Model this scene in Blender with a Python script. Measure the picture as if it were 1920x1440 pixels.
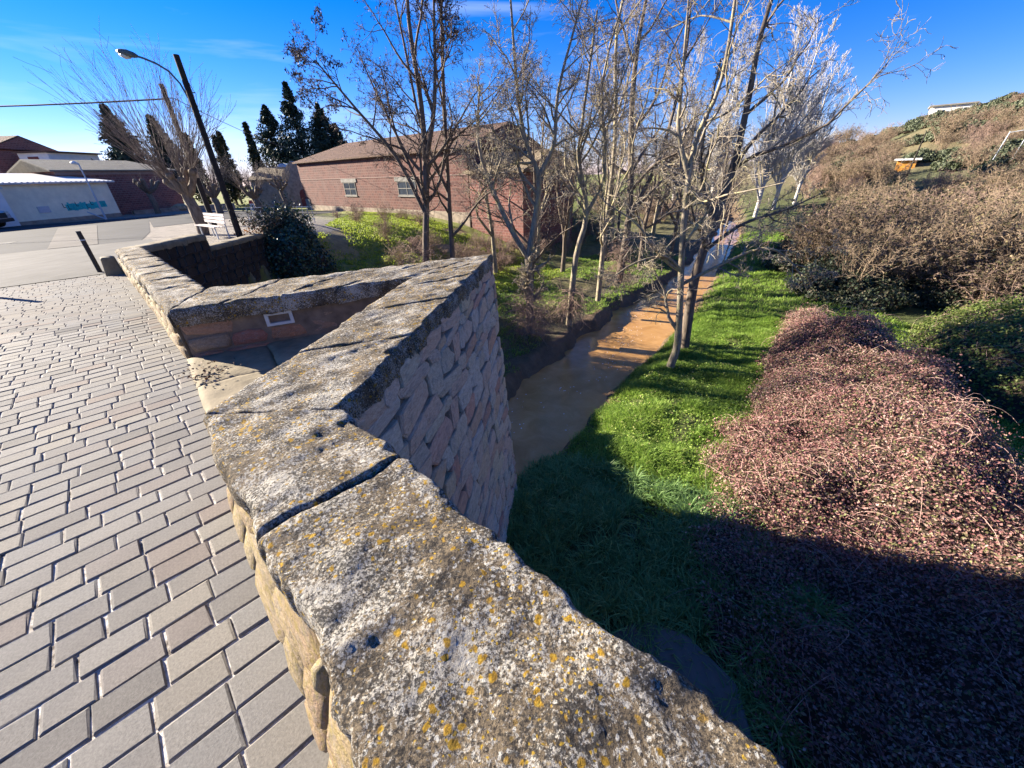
import bpy, bmesh, math, random
import numpy as np
from mathutils import Vector, Matrix

for o in list(bpy.data.objects): bpy.data.objects.remove(o)
S = bpy.context.scene
COL = S.collection
S2 = 2 ** .5
CZ = 1.7                                   # camera height above the paving

# ------------------------------------------------------------------ camera
cam = bpy.data.cameras.new('camera'); camo = bpy.data.objects.new('camera', cam); COL.objects.link(camo)
cam.sensor_width = 36; cam.lens = 711 / 1920 * 36; cam.clip_start = .05; cam.clip_end = 3000
_p, _r = math.radians(29.0), math.radians(1.8)
fwd = Vector((0, math.cos(_p), -math.sin(_p))); up0 = Vector((0, math.sin(_p), math.cos(_p))); rt0 = Vector((1, 0, 0))
rt = math.cos(_r) * rt0 - math.sin(_r) * up0; upv = math.sin(_r) * rt0 + math.cos(_r) * up0
camo.matrix_world = Matrix(((rt.x, upv.x, -fwd.x, 0), (rt.y, upv.y, -fwd.y, 0), (rt.z, upv.z, -fwd.z, CZ), (0, 0, 0, 1)))
S.camera = camo

# ------------------------------------------------------------------ sky, sun, exposure
SUN_EL = math.radians(19.4); SUN_AZ = math.atan2(-.932, .362)       # towards the sun, from +Y clockwise
w = bpy.data.worlds.new('World'); S.world = w; w.use_nodes = True
nt = w.node_tree; nt.nodes.clear()
sky = nt.nodes.new('ShaderNodeTexSky'); sky.sky_type = 'NISHITA'; sky.sun_disc = False
sky.sun_elevation = SUN_EL; sky.sun_rotation = SUN_AZ % (2 * math.pi); sky.air_density = 1.0; sky.dust_density = .0; sky.ozone_density = 6.0
hs = nt.nodes.new('ShaderNodeHueSaturation'); hs.inputs['Saturation'].default_value = 1.27
tc = nt.nodes.new('ShaderNodeTexCoord'); mp = nt.nodes.new('ShaderNodeMapping'); mp.inputs['Scale'].default_value = (1.2, 1.2, 9)
nz = nt.nodes.new('ShaderNodeTexNoise'); nz.inputs['Scale'].default_value = 1.6; nz.inputs['Detail'].default_value = 7; nz.inputs['Distortion'].default_value = .5
cr = nt.nodes.new('ShaderNodeValToRGB'); cr.color_ramp.elements[0].position = .54; cr.color_ramp.elements[1].position = .86
cr.color_ramp.elements[1].color = (.4, .4, .4, 1); mp.inputs['Location'].default_value = (.35, .1, .0)
mx = nt.nodes.new('ShaderNodeMixRGB'); mx.inputs[2].default_value = (6.5, 6.9, 7.4, 1)
bg = nt.nodes.new('ShaderNodeBackground'); bg.inputs[1].default_value = .058
wo = nt.nodes.new('ShaderNodeOutputWorld')
L = nt.links.new
tint = nt.nodes.new('ShaderNodeMixRGB'); tint.blend_type = 'MULTIPLY'; tint.inputs[0].default_value = 1; tint.inputs[2].default_value = (.95, .77, .96, 1)
L(sky.outputs[0], tint.inputs[1]); L(tint.outputs[0], hs.inputs['Color']); L(tc.outputs['Generated'], mp.inputs[0]); L(mp.outputs[0], nz.inputs['Vector'])
L(nz.outputs[0], cr.inputs[0]); L(cr.outputs[0], mx.inputs[0]); L(hs.outputs[0], mx.inputs[1]); L(mx.outputs[0], bg.inputs[0]); L(bg.outputs[0], wo.inputs[0])
sl = bpy.data.lights.new('sun', 'SUN'); sl.energy = 5.0; sl.angle = math.radians(.5); sl.color = (1, .90, .75)
so = bpy.data.objects.new('sun', sl); COL.objects.link(so)
so.rotation_euler = Vector((.932, -.362, -math.tan(SUN_EL))).to_track_quat('-Z', 'Y').to_euler(); so.location = (-30, 10, 30)
S.view_settings.view_transform = 'Standard'; S.view_settings.look = 'None'; S.view_settings.gamma = 1; S.view_settings.exposure = 2.05
S.view_settings.use_curve_mapping = False
S.render.engine = 'CYCLES'

# ------------------------------------------------------------------ helpers
OFF = {}
def W(u, n, z=0.):                       # bridge frame: u along the bridge to the village, n downstream -> world
    return ((-u + n) / S2, (u + n) / S2, z)
def UN(x, y): return (-x + y) / S2, (x + y) / S2
def ss(x, a, b):
    t = np.clip((np.asarray(x, float) - a) / (b - a), 0, 1); return t * t * (3 - 2 * t)
def _h(ix, iy, iz):
    v = np.sin(ix * 127.1 + iy * 311.7 + iz * 74.7) * 43758.5453; return v - np.floor(v)
def vn(x, y, z=0.):                      # value noise in -1..1
    x, y, z = np.broadcast_arrays(np.asarray(x, float), np.asarray(y, float), np.asarray(z, float))
    ix, iy, iz = np.floor(x), np.floor(y), np.floor(z); fx, fy, fz = x - ix, y - iy, z - iz
    fx, fy, fz = fx * fx * (3 - 2 * fx), fy * fy * (3 - 2 * fy), fz * fz * (3 - 2 * fz)
    r = 0
    for a in (0, 1):
        for b in (0, 1):
            for c in (0, 1):
                r = r + _h(ix + a, iy + b, iz + c) * (fx if a else 1 - fx) * (fy if b else 1 - fy) * (fz if c else 1 - fz)
    return r * 2 - 1
def mesh(name, V, F, mat=None, smooth=False, attr=None, col=None):
    V = np.asarray(V, np.float32); me = bpy.data.meshes.new(name)
    if isinstance(F, list) and not isinstance(F[0], np.ndarray):
        me.from_pydata(V.tolist(), [], [list(f) for f in F])
    else:
        Fs = F if isinstance(F, list) else [F]; Fs = [np.asarray(f, np.int32) for f in Fs if len(f)]
        nl = sum(f.size for f in Fs); nf = sum(len(f) for f in Fs)
        me.vertices.add(len(V)); me.vertices.foreach_set('co', V.ravel())
        me.loops.add(nl); me.loops.foreach_set('vertex_index', np.concatenate([f.ravel() for f in Fs]))
        me.polygons.add(nf)
        tot = np.concatenate([np.full(len(f), f.shape[1], np.int32) for f in Fs])
        st = np.concatenate([[0], np.cumsum(tot)[:-1]]).astype(np.int32)
        me.polygons.foreach_set('loop_start', st)
        try: me.polygons.foreach_set('loop_total', tot)
        except Exception: pass
        me.update(calc_edges=True)
    if smooth: me.polygons.foreach_set('use_smooth', np.ones(len(me.polygons), bool))
    if attr is not None:
        a = me.attributes.new('rnd', 'FLOAT', 'FACE'); a.data.foreach_set('value', np.asarray(attr, np.float32))
    if col is not None:
        a = me.color_attributes.new('col', 'FLOAT_COLOR', 'POINT'); c4 = np.ones((len(V), 4), np.float32); c4[:, :3] = col
        a.data.foreach_set('color', c4.ravel())
    if mat: me.materials.append(mat)
    return me
def tag(o, label=None, cat=None, group=None, kind=None):
    if label: o['label'] = label
    if cat: o['category'] = cat
    if group: o['group'] = group
    if kind: o['kind'] = kind
    return o
def thing(name, label, cat, loc=(0, 0, 0), group=None):
    o = bpy.data.objects.new(name, None); COL.objects.link(o); o.location = loc; o.empty_display_size = .2
    OFF[o] = np.array(loc, float); return tag(o, label, cat, group)
def part(name, V, F, mat, parent=None, smooth=False, attr=None, col=None):
    off = OFF.get(parent, np.zeros(3)); me = mesh(name, np.asarray(V, float) - off, F, mat, smooth, attr, col)
    o = bpy.data.objects.new(name, me); COL.objects.link(o)
    if parent is not None: o.parent = parent
    OFF[o] = off; return o
def inst(name, me, M, parent):           # shared mesh placed by a world matrix under a parent
    o = bpy.data.objects.new(name, me); COL.objects.link(o); o.parent = parent
    o.matrix_basis = Matrix.Translation(Vector(-OFF.get(parent, np.zeros(3)))) @ M; return o
def copytree(src, loc, rz=0., sc=(1, 1, 1), label=None, group=None):
    def rec(o, par):
        c = o.copy(); COL.objects.link(c); c.parent = par
        for ch in KIDS.get(o, []): rec(ch, c)
        return c
    c = rec(src, None); c.location = loc; c.rotation_euler = (0, 0, rz); c.scale = sc
    if label: c['label'] = label
    if group: c['group'] = group
    return c
KIDS = {}
def kids(o): KIDS[o] = list(o.children); [kids(c) for c in o.children]

class MB:                                # collects boxes, prisms and tubes into one mesh
    def __init__(s): s.v = []; s.f = []
    def add(s, V, F):
        b = len(s.v); s.v += [tuple(map(float, p)) for p in V]; s.f += [[b + i for i in f] for f in F]; return s
    def hexa(s, B, T):                   # bottom 4, top 4, counter-clockwise seen from above
        return s.add(list(B) + list(T), [(3, 2, 1, 0), (4, 5, 6, 7), (0, 1, 5, 4), (1, 2, 6, 5), (2, 3, 7, 6), (3, 0, 4, 7)])
    def box(s, O, a, b, la, lb, z0, z1):  # oriented box: O + a*[la] + b*[lb]
        O = np.array(O[:2], float); a = np.array(a[:2], float); b = np.array(b[:2], float)
        c = [O + a * i + b * j for i, j in ((la[0], lb[0]), (la[1], lb[0]), (la[1], lb[1]), (la[0], lb[1]))]
        if a[0] * b[1] - a[1] * b[0] < 0: c = c[::-1]
        return s.hexa([(*p, z0) for p in c], [(*p, z1) for p in c])
    def prism(s, poly, z0, z1):           # ccw polygon
        k = len(poly); B = [(*p[:2], z0) for p in poly]; T = [(*p[:2], z1) for p in poly]
        return s.add(B + T, [tuple(range(k))[::-1], tuple(range(k, 2 * k))] + [(i, (i + 1) % k, k + (i + 1) % k, k + i) for i in range(k)])
    def tube(s, pts, rad, sides=8, cap=True):
        V, F = tubes([(pts, rad if hasattr(rad, '__len__') else [rad] * len(pts))], sides)
        s.add(V, F.tolist())
        if cap:
            k = len(s.v) - len(V); m = len(pts)
            s.f.append([k + i for i in range(sides)][::-1]); s.f.append([k + (m - 1) * sides + i for i in range(sides)])
        return s
    def out(s, name, mat, parent=None, smooth=False): return part(name, s.v, s.f, mat, parent, smooth)

def tubes(polys, sides):
    groups = {}
    for p, r in polys: groups.setdefault(len(p), []).append((p, r))
    Vs, Fs, base = [], [], 0
    for k, g in groups.items():
        P = np.array([x[0] for x in g], float); R = np.array([x[1] for x in g], float); B = len(g)
        T = np.gradient(P, axis=1); T /= np.linalg.norm(T, axis=2, keepdims=True) + 1e-9
        D = P[:, -1] - P[:, 0]; D /= np.linalg.norm(D, axis=1, keepdims=True) + 1e-9
        ref = np.where(np.abs(D[:, 2:3]) < .8, np.array([[0, 0, 1.]]), np.array([[1., 0, 0]]))[:, None, :]
        N = ref - T * (T * ref).sum(2, keepdims=True); N /= np.linalg.norm(N, axis=2, keepdims=True) + 1e-9
        Bn = np.cross(T, N)
        a = np.arange(sides) * 2 * np.pi / sides
        V = P[:, :, None] + R[:, :, None, None] * (np.cos(a)[None, None, :, None] * N[:, :, None] + np.sin(a)[None, None, :, None] * Bn[:, :, None])
        idx = np.arange(B * k * sides).reshape(B, k, sides) + base
        i0 = idx[:, :-1]; i1 = idx[:, 1:]
        F = np.stack([i0, np.roll(i0, -1, 2), np.roll(i1, -1, 2), i1], -1).reshape(-1, 4)
        Vs.append(V.reshape(-1, 3)); Fs.append(F); base += V.size // 3
    return np.concatenate(Vs), np.concatenate(Fs)

# ------------------------------------------------------------------ materials
class NT:
    def __init__(s, name, rough=.85):
        s.m = bpy.data.materials.new(name); s.m.use_nodes = True; s.t = s.m.node_tree; s.b = s.t.nodes['Principled BSDF']
        s.b.inputs['Roughness'].default_value = rough; s.b.inputs['Specular IOR Level'].default_value = .3
        s._tc = s.t.nodes.new('ShaderNodeTexCoord')
    def n(s, t): return s.t.nodes.new(t)
    def l(s, a, b): s.t.links.new(a, b)
    def co(s, scale=None, space='Object'):
        o = s._tc.outputs[space]
        if scale is None: return o
        m = s.n('ShaderNodeMapping'); m.inputs['Scale'].default_value = scale; s.l(o, m.inputs[0]); return m.outputs[0]
    def noise(s, scale, det=4, rough=.6, dist=0, vec=None):
        q = s.n('ShaderNodeTexNoise'); q.inputs['Scale'].default_value = scale; q.inputs['Detail'].default_value = det
        q.inputs['Roughness'].default_value = rough; q.inputs['Distortion'].default_value = dist
        s.l(vec if vec is not None else s.co(), q.inputs['Vector']); return q.outputs[0]
    def vor(s, scale, feat='F1', vec=None, rnd=1):
        q = s.n('ShaderNodeTexVoronoi'); q.inputs['Scale'].default_value = scale; q.feature = feat; q.inputs['Randomness'].default_value = rnd
        s.l(vec if vec is not None else s.co(), q.inputs['Vector']); return q
    def ramp(s, fac, stops, interp='LINEAR'):
        q = s.n('ShaderNodeValToRGB'); e = q.color_ramp.elements; q.color_ramp.interpolation = interp
        while len(e) < len(stops): e.new(.5)
        for i, (p, c) in enumerate(stops):
            e[i].position = p; e[i].color = (*((c,) * 3 if not hasattr(c, '__len__') else c), 1)
        s.l(fac, q.inputs[0]); return q.outputs[0]
    def mix(s, fac, a, b, mode='MIX'):
        q = s.n('ShaderNodeMixRGB'); q.blend_type = mode
        for v, i in ((fac, 0), (a, 1), (b, 2)):
            if hasattr(v, 'links'): s.l(v, q.inputs[i])
            else: q.inputs[i].default_value = v if i == 0 else (*v, 1)
        return q.outputs[0]
    def math(s, op, a, b=0.):
        q = s.n('ShaderNodeMath'); q.operation = op
        for v, i in ((a, 0), (b, 1)):
            if hasattr(v, 'links'): s.l(v, q.inputs[i])
            else: q.inputs[i].default_value = v
        return q.outputs[0]
    def bump(s, h, strength=.5, dist=.01):
        q = s.n('ShaderNodeBump'); q.inputs['Strength'].default_value = strength; q.inputs['Distance'].default_value = dist
        s.l(h, q.inputs['Height']); s.l(q.outputs[0], s.b.inputs['Normal'])
    def color(s, c):
        if hasattr(c, 'links'): s.l(c, s.b.inputs['Base Color'])
        else: s.b.inputs['Base Color'].default_value = (*c, 1)
        return s
    def attr(s, name='rnd', fac=True):
        q = s.n('ShaderNodeAttribute'); q.attribute_name = name; return q.outputs['Fac' if fac else 'Color']
    def orand(s): return s.n('ShaderNodeObjectInfo').outputs['Random']

def plain(name, c, rough=.7, var=.25, scale=8, bump=.2, metal=0., bscale=None):
    t = NT(name, rough); c = np.array(c)
    t.color(t.ramp(t.noise(scale, 5), [(.3, tuple(c * (1 - var))), (.7, tuple(np.minimum(c * (1 + var), 1)))]))
    if bump: t.bump(t.noise(bscale or scale * 5, 5), bump, .01)
    t.b.inputs['Metallic'].default_value = metal; return t.m

def mat_lichen():
    t = NT('lichen_stone', .92); co = t.co()
    wob = t.n('ShaderNodeVectorMath'); wob.operation = 'MULTIPLY_ADD'
    nzc = t.n('ShaderNodeTexNoise'); nzc.inputs['Scale'].default_value = 30; nzc.inputs['Detail'].default_value = 3; t.l(co, nzc.inputs['Vector'])
    t.l(nzc.outputs['Color'], wob.inputs[0]); wob.inputs[1].default_value = (.035,) * 3; t.l(co, wob.inputs[2]); wv = wob.outputs[0]
    base = t.ramp(t.noise(5, 6, .65), [(.28, (.07, .052, .033)), (.5, (.18, .138, .088)), (.72, (.30, .235, .15))])
    # pale crustose lichen: broad areas broken into specks
    area = t.noise(3.2, 5, .6, .6)
    speck = t.noise(70, 7, .78, .2)
    m1 = t.ramp(t.math('ADD', t.math('MULTIPLY', area, .8), t.math('MULTIPLY', speck, 1.1)), [(.955, 0.), (.99, 1.)])
    c = t.mix(m1, base, t.ramp(t.noise(40), [(.3, (.33, .30, .25)), (.7, (.58, .545, .47))]))
    v = t.vor(48, vec=wv); m2 = t.math('MULTIPLY', t.ramp(v.outputs['Distance'], [(.26, 1.), (.34, 0.)]), t.ramp(t.math('ADD', v.outputs['Color'], t.math('MULTIPLY', area, .5)), [(.66, 0.), (.72, 1.)]))
    c = t.mix(m2, c, (.52, .50, .45))
    # dark pits and soot-black crust
    m3 = t.ramp(t.math('ADD', t.noise(95, 5, .75), t.math('MULTIPLY', t.noise(7, 4), .4)), [(.655, 1.), (.70, 0.)])
    c = t.mix(t.math('MULTIPLY', m3, .88), c, (.030, .026, .022))
    # yellow and orange rosettes in loose groups
    grp = t.ramp(t.noise(2.6, 3, .6), [(.40, .0), (.55, 1.)])
    v2 = t.vor(30, vec=wv); sel = t.ramp(t.math('ADD', v2.outputs['Color'], t.math('MULTIPLY', grp, .34)), [(.80, 0.), (.84, 1.)])
    m4 = t.math('MULTIPLY', t.ramp(t.math('ADD', v2.outputs['Distance'], t.math('MULTIPLY', t.noise(9, 3), .5)), [(.50, 1.), (.60, 0.)]), sel)
    yc = t.ramp(t.noise(60, 3), [(.35, (.22, .125, .012)), (.6, (.46, .27, .022)), (.75, (.54, .41, .08))])
    c = t.mix(m4, c, yc)
    v3 = t.vor(75, vec=wv); m5 = t.math('MULTIPLY', t.ramp(v3.outputs['Distance'], [(.22, 1.), (.36, 0.)]), t.ramp(t.math('ADD', v3.outputs['Color'], t.math('MULTIPLY', grp, .25)), [(.84, 0.), (.88, 1.)]))
    c = t.mix(m5, c, (.42, .27, .03))
    t.color(c)
    h = t.math('ADD', t.math('MULTIPLY', speck, .7), t.math('ADD', t.math('MULTIPLY', t.noise(22, 6, .7), 1.6), t.math('MULTIPLY', t.noise(45, 5, .7), 1.1)))
    t.bump(h, 1., .02); return t.m

def mat_stone(name='rubble_stone', stops=None, moss=.0, lich=.2):
    t = NT(name, .9)
    stops = stops or [(0., (.30, .16, .115)), (.2, (.34, .27, .2)), (.38, (.24, .205, .175)), (.55, (.36, .23, .17)), (.72, (.31, .285, .25)), (.88, (.37, .29, .18)), (1., (.27, .15, .12))]
    c = t.ramp(t.orand(), stops)
    c = t.mix(.55, c, t.ramp(t.noise(9, 6, .7, .5), [(.25, .10), (.5, .5), (.75, .85)]), 'OVERLAY')
    c = t.mix(t.ramp(t.noise(3, 4), [(.52, 0.), (.68, .55)]), c, (.20, .185, .165))
    if lich:
        c = t.mix(t.math('MULTIPLY', t.ramp(t.noise(60, 4, .7), [(.58, 0.), (.64, 1.)]), t.ramp(t.noise(4, 3), [(.5 - lich * .2, 0.), (.62, 1.)])), c, (.55, .54, .5))
        c = t.mix(t.math('MULTIPLY', t.ramp(t.noise(35, 5, .7), [(.56, 0.), (.62, 1.)]), t.ramp(t.noise(2.3, 3), [(.48, 0.), (.6, .9)])), c, (.045, .04, .035))
    if moss: c = t.mix(t.ramp(t.noise(5, 5, .7), [(.6 - moss * .3, 0.), (.7, .85)]), c, (.22, .17, .03))
    t.color(c); t.bump(t.math('ADD', t.noise(25, 6, .7), t.math('MULTIPLY', t.noise(6, 4), 2)), .7, .012); return t.m

def mat_attr(name, stops, rough=.7, trans=.0, spec=.3):   # colour from a per-piece random attribute
    t = NT(name, rough); t.color(t.ramp(t.attr(), stops)); t.b.inputs['Specular IOR Level'].default_value = spec
    if trans:
        d = t.n('ShaderNodeBsdfTranslucent'); t.l(t.b.inputs['Base Color'].links[0].from_socket, d.inputs[0])
        ms = t.n('ShaderNodeMixShader'); ms.inputs[0].default_value = trans
        out = t.t.nodes['Material Output']; t.l(t.b.outputs[0], ms.inputs[1]); t.l(d.outputs[0], ms.inputs[2]); t.l(ms.outputs[0], out.inputs[0])
    return t.m

def mat_brick(name, c1, c2, mortar, scale, wear=.3):
    t = NT(name, .9); q = t.n('ShaderNodeTexBrick'); q.inputs['Color1'].default_value = (*c1, 1); q.inputs['Color2'].default_value = (*c2, 1)
    q.inputs['Mortar'].default_value = (*mortar, 1); q.inputs['Scale'].default_value = scale; q.inputs['Mortar Size'].default_value = .018
    q.inputs['Brick Width'].default_value = .5; q.inputs['Row Height'].default_value = .28; q.inputs['Mortar Smooth'].default_value = .3
    t.l(t.co(space='UV'), q.inputs['Vector'])
    c = t.mix(t.ramp(t.noise(.9, 6, .7), [(.42, 0.), (.75, wear)]), q.outputs[0], (.19, .13, .105))
    c = t.mix(t.ramp(t.noise(4, 5, .7), [(.5, 0.), (.8, .5)]), c, (.12, .06, .045))
    t.color(c); t.bump(q.outputs['Fac'], -.5, .02); return t.m

M = {}
M['lichen'] = mat_lichen()
M['stone'] = mat_stone()
M['mossy'] = mat_stone('mossy_stone', moss=.55, stops=[(0., (.27, .19, .115)), (.5, (.30, .24, .15)), (1., (.26, .17, .11))])
M['refuge'] = mat_stone('refuge_stone', lich=.35, stops=[(0., (.30, .13, .09)), (.3, (.34, .20, .10)), (.5, (.28, .12, .09)), (.75, (.22, .18, .12)), (1., (.34, .19, .13))])
M['mortar'] = plain('mortar', (.28, .24, .19), .95, .35, 7, .6)
M['masonry'] = plain('masonry', (.24, .19, .15), .95, .4, 4, .8)
M['slabstone'] = plain('floor_slab_stone', (.22, .18, .115), .9, .3, 5, .5)
def mat_paver():
    t = NT('paver_stone', .85); t.b.inputs['Specular IOR Level'].default_value = .15
    c = t.ramp(t.orand(), [(0., (.12, .115, .108)), (.2, (.215, .207, .19)), (.45, (.165, .158, .148)), (.65, (.23, .213, .18)), (.82, (.19, .188, .18)), (1., (.195, .158, .133))])
    big = t.noise(.55, 3)
    c = t.mix(t.ramp(big, [(.4, 0.), (.65, .5)]), c, (.20, .17, .135)); c = t.mix(t.ramp(t.noise(1.7, 6, .7), [(.58, 0.), (.75, .45)]), c, (.09, .082, .073))
    c = t.mix(.35, c, t.ramp(t.noise(75, 7, .8), [(.3, .05), (.5, .5), (.7, .95)]), 'OVERLAY')
    c = t.mix(t.ramp(t.noise(240, 3, .6), [(.68, 0.), (.72, .8)]), c, (.06, .05, .045))
    t.color(c); t.bump(t.noise(110, 6, .75), .4, .005); return t.m
M['paver'] = mat_paver()
def mat_paver2():
    t = NT('paver_stone_far', .9); t.b.inputs['Specular IOR Level'].default_value = .1
    c = t.ramp(t.attr(), [(0., (.12, .115, .108)), (.2, (.215, .207, .19)), (.45, (.165, .158, .148)), (.65, (.23, .213, .18)), (.82, (.19, .188, .18)), (1., (.195, .158, .133))])
    c = t.mix(t.ramp(t.noise(.55, 3), [(.4, 0.), (.65, .5)]), c, (.20, .17, .135)); c = t.mix(t.ramp(t.noise(1.7, 6, .7), [(.58, 0.), (.75, .45)]), c, (.09, .082, .073))
    t.color(c); return t.m
M['paver2'] = mat_paver2()
def mat_joint():
    t = NT('joint_mortar', .95)
    c = t.ramp(t.noise(14, 6, .7), [(.35, (.09, .07, .055)), (.47, (.33, .295, .25)), (.6, (.66, .61, .54))])
    t.color(c); t.bump(t.noise(70, 4), .6, .01); return t.m
M['joint'] = mat_joint()
def mat_conc(name, c, streak=True):
    t = NT(name, .95); t.b.inputs['Specular IOR Level'].default_value = .1; c = np.array(c)
    a = t.ramp(t.noise(.6, 6, .65), [(.3, tuple(c * .75)), (.7, tuple(c * 1.2))])
    a = t.mix(.4, a, t.ramp(t.noise(1.0, 6, .7, vec=t.co((6, .5, 1))), [(.3, .3), (.7, .7)]), 'OVERLAY')
    t.color(a); t.bump(t.noise(50, 4), .3, .004); return t.m
M['concrete'] = mat_conc('concrete', (.15, .142, .128))
M['concrete_strip'] = mat_conc('concrete_strip', (.125, .112, .10))
M['asphalt'] = mat_conc('asphalt', (.055, .055, .058))
M['white_paint'] = plain('white_paint', (.74, .73, .70), .6, .08, 4, .1)
M['cream'] = plain('cream_render', (.84, .75, .54), .9, .12, 1.5, .3, bscale=30)
M['white_wall'] = plain('white_render', (.75, .73, .68), .9, .1, 1.5, .2, bscale=30)
M['black'] = plain('black_iron', (.018, .018, .02), .5, .2, 20, .1)
M['wood_pole'] = plain('weathered_pole', (.026, .021, .018), .9, .4, 9, .5)
M['grey_metal'] = plain('grey_metal', (.46, .49, .52), .45, .1, 10, .05, .1)
M['lampmetal'] = plain('lamp_metal', (.10, .12, .11), .5, .2, 10, .05)
M['glass_dark'] = plain('dark_glass', (.05, .06, .075), .15, .3, 3, 0)
M['lamp_glass'] = plain('lamp_glass', (.62, .60, .50), .25, .1, 3, 0)
M['tin'] = plain('tin_roof', (.62, .60, .55), .5, .15, 3, .2, .0)
M['teal'] = plain('teal_paint', (.03, .42, .40), .8, .25, 2, .1)
M['ink'] = plain('black_ink', (.03, .03, .04), .8, .2, 3, 0)
M['bench_white'] = plain('bench_paint', (.55, .49, .46), .55, .08, 6, .1)
M['red'] = plain('red_plastic', (.45, .05, .035), .5, .2, 6, .1)
M['tan'] = plain('tan_rubble', (.40, .29, .17), .9, .4, 4, .6)
M['orange'] = plain('orange_panel', (.62, .27, .04), .7, .15, 2, .1)
M['car_paint'] = plain('car_paint', (.50, .53, .56), .25, .05, 5, 0, .4)
M['tyre'] = plain('tyre', (.02, .02, .02), .9, .2, 20, .2)
def mat_tile(name, c1, c2, per=7.):
    t = NT(name, .9)
    wv = t.n('ShaderNodeTexWave'); wv.inputs['Scale'].default_value = per; wv.inputs['Distortion'].default_value = .3; t.l(t.co(space='UV'), wv.inputs['Vector'])
    c = t.ramp(t.noise(2.2, 7, .75), [(.3, c1), (.7, c2)]); c = t.mix(.5, c, t.ramp(wv.outputs[0], [(0., .25), (1., .7)]), 'OVERLAY')
    t.color(c); t.bump(wv.outputs[0], .8, .05); return t.m
M['tile'] = mat_tile('old_roof_tile', (.085, .055, .042), (.21, .125, .085))
M['tile2'] = mat_tile('weathered_tile', (.16, .12, .075), (.34, .27, .17))
M['fibre'] = mat_tile('fibre_roof', (.26, .23, .17), (.40, .35, .26), 12)
M['brick'] = mat_brick('barn_brick', (.155, .055, .04), (.08, .028, .024), (.24, .15, .12), 1.2, .5)
M['brick2'] = mat_brick('warehouse_brick', (.27, .10, .075), (.16, .06, .05), (.33, .23, .19), 1.4, .45)
M['chapel_stone'] = plain('chapel_stone', (.30, .24, .18), .95, .35, 2.5, .6)
M['door_red'] = plain('door_red', (.17, .05, .04), .7, .3, 5, .2)
M['lintel'] = plain('lintel', (.24, .225, .195), .9, .2, 3, .4)
def mat_bark(name, dark, light, lich=None):
    t = NT(name, .92); n1 = t.noise(4, 6, .7, vec=t.co((4, 4, .7)))
    c = t.ramp(n1, [(.3, dark), (.65, light)])
    if lich: c = t.mix(t.ramp(t.noise(3.5, 5, .7), [(.50, 0.), (.66, .8)]), c, lich)
    t.color(c); t.bump(n1, .8, .02); return t.m
M['bark'] = mat_bark('robinia_bark', (.10, .08, .06), (.38, .32, .235), (.42, .37, .17))
M['bark_dark'] = mat_bark('dark_bark', (.055, .042, .033), (.21, .165, .125))
M['twig'] = mat_bark('twig_bark', (.16, .13, .105), (.40, .34, .26), (.42, .37, .18))
M['twig_dark'] = mat_bark('dark_twig', (.05, .038, .034), (.16, .125, .105))
M['poplar'] = mat_bark('poplar_bark', (.30, .28, .26), (.56, .53, .50))
M['pollard'] = mat_bark('plane_bark', (.08, .058, .04), (.25, .19, .135))
M['shoot'] = mat_bark('shoot_bark', (.11, .085, .07), (.24, .195, .165))
M['drytwig'] = mat_bark('dry_twig', (.18, .125, .09), (.36, .27, .18))
M['drytwig2'] = mat_bark('purple_twig', (.17, .11, .085), (.38, .27, .21))
M['cane'] = mat_bark('bramble_cane', (.26, .14, .125), (.52, .37, .31))
M['pod'] = mat_attr('seed_pods', [(0., (.025, .015, .012)), (1., (.07, .045, .03))])
M['grass'] = mat_attr('fresh_grass', [(0., (.08, .14, .03)), (.3, (.18, .30, .045)), (.6, (.28, .42, .07)), (.85, (.42, .52, .12)), (1., (.55, .48, .24))], .55, .45)
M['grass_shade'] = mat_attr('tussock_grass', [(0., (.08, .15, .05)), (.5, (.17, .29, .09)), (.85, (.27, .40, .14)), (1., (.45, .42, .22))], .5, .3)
M['field'] = mat_attr('field_grass', [(0., (.14, .17, .03)), (.35, (.24, .32, .035)), (.7, (.36, .43, .05)), (.9, (.42, .40, .12)), (1., (.38, .27, .14))], .7, .4)
M['bramble'] = mat_attr('bramble_leaf', [(0., (.10, .035, .04)), (.2, (.28, .12, .115)), (.36, (.22, .11, .095)), (.44, (.13, .16, .05)), (.52, (.40, .22, .20)), (.70, (.30, .15, .14)), (.8, (.19, .22, .07)), (.88, (.50, .33, .28)), (1., (.62, .5, .42))], .5, .3)
M['bramble_green'] = mat_attr('green_bramble_leaf', [(0., (.06, .09, .025)), (.4, (.13, .185, .04)), (.75, (.22, .27, .07)), (.93, (.30, .26, .12)), (1., (.42, .36, .2))], .5, .35)
M['ivy'] = mat_attr('ivy_leaf', [(0., (.012, .035, .022)), (.5, (.03, .07, .04)), (.85, (.06, .11, .055)), (1., (.14, .17, .08))], .35, .1, .5)
M['darkbush'] = mat_attr('dark_bush_leaf', [(0., (.025, .04, .022)), (.5, (.055, .075, .04)), (.8, (.10, .10, .06)), (1., (.17, .13, .09))], .5, .1)
M['conifer'] = mat_attr('conifer_needle', [(0., (.010, .024, .018)), (.6, (.025, .05, .032)), (1., (.055, .085, .05))], .6, .05)
M['cypress'] = mat_attr('cypress_needle', [(0., (.02, .03, .018)), (.6, (.045, .06, .03)), (1., (.11, .09, .05))], .6, .05)
M['olive'] = mat_attr('olive_leaf', [(0., (.05, .065, .035)), (.6, (.10, .12, .065)), (1., (.18, .19, .12))], .6, .1)
M['scrubleaf'] = mat_attr('scrub_leaf', [(0., (.05, .05, .025)), (.5, (.12, .105, .05)), (.8, (.20, .16, .08)), (1., (.30, .22, .13))], .6, .2)
M['deadleaf'] = mat_attr('dead_leaf', [(0., (.06, .03, .02)), (.5, (.20, .10, .045)), (1., (.42, .34, .26))], .8)
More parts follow.
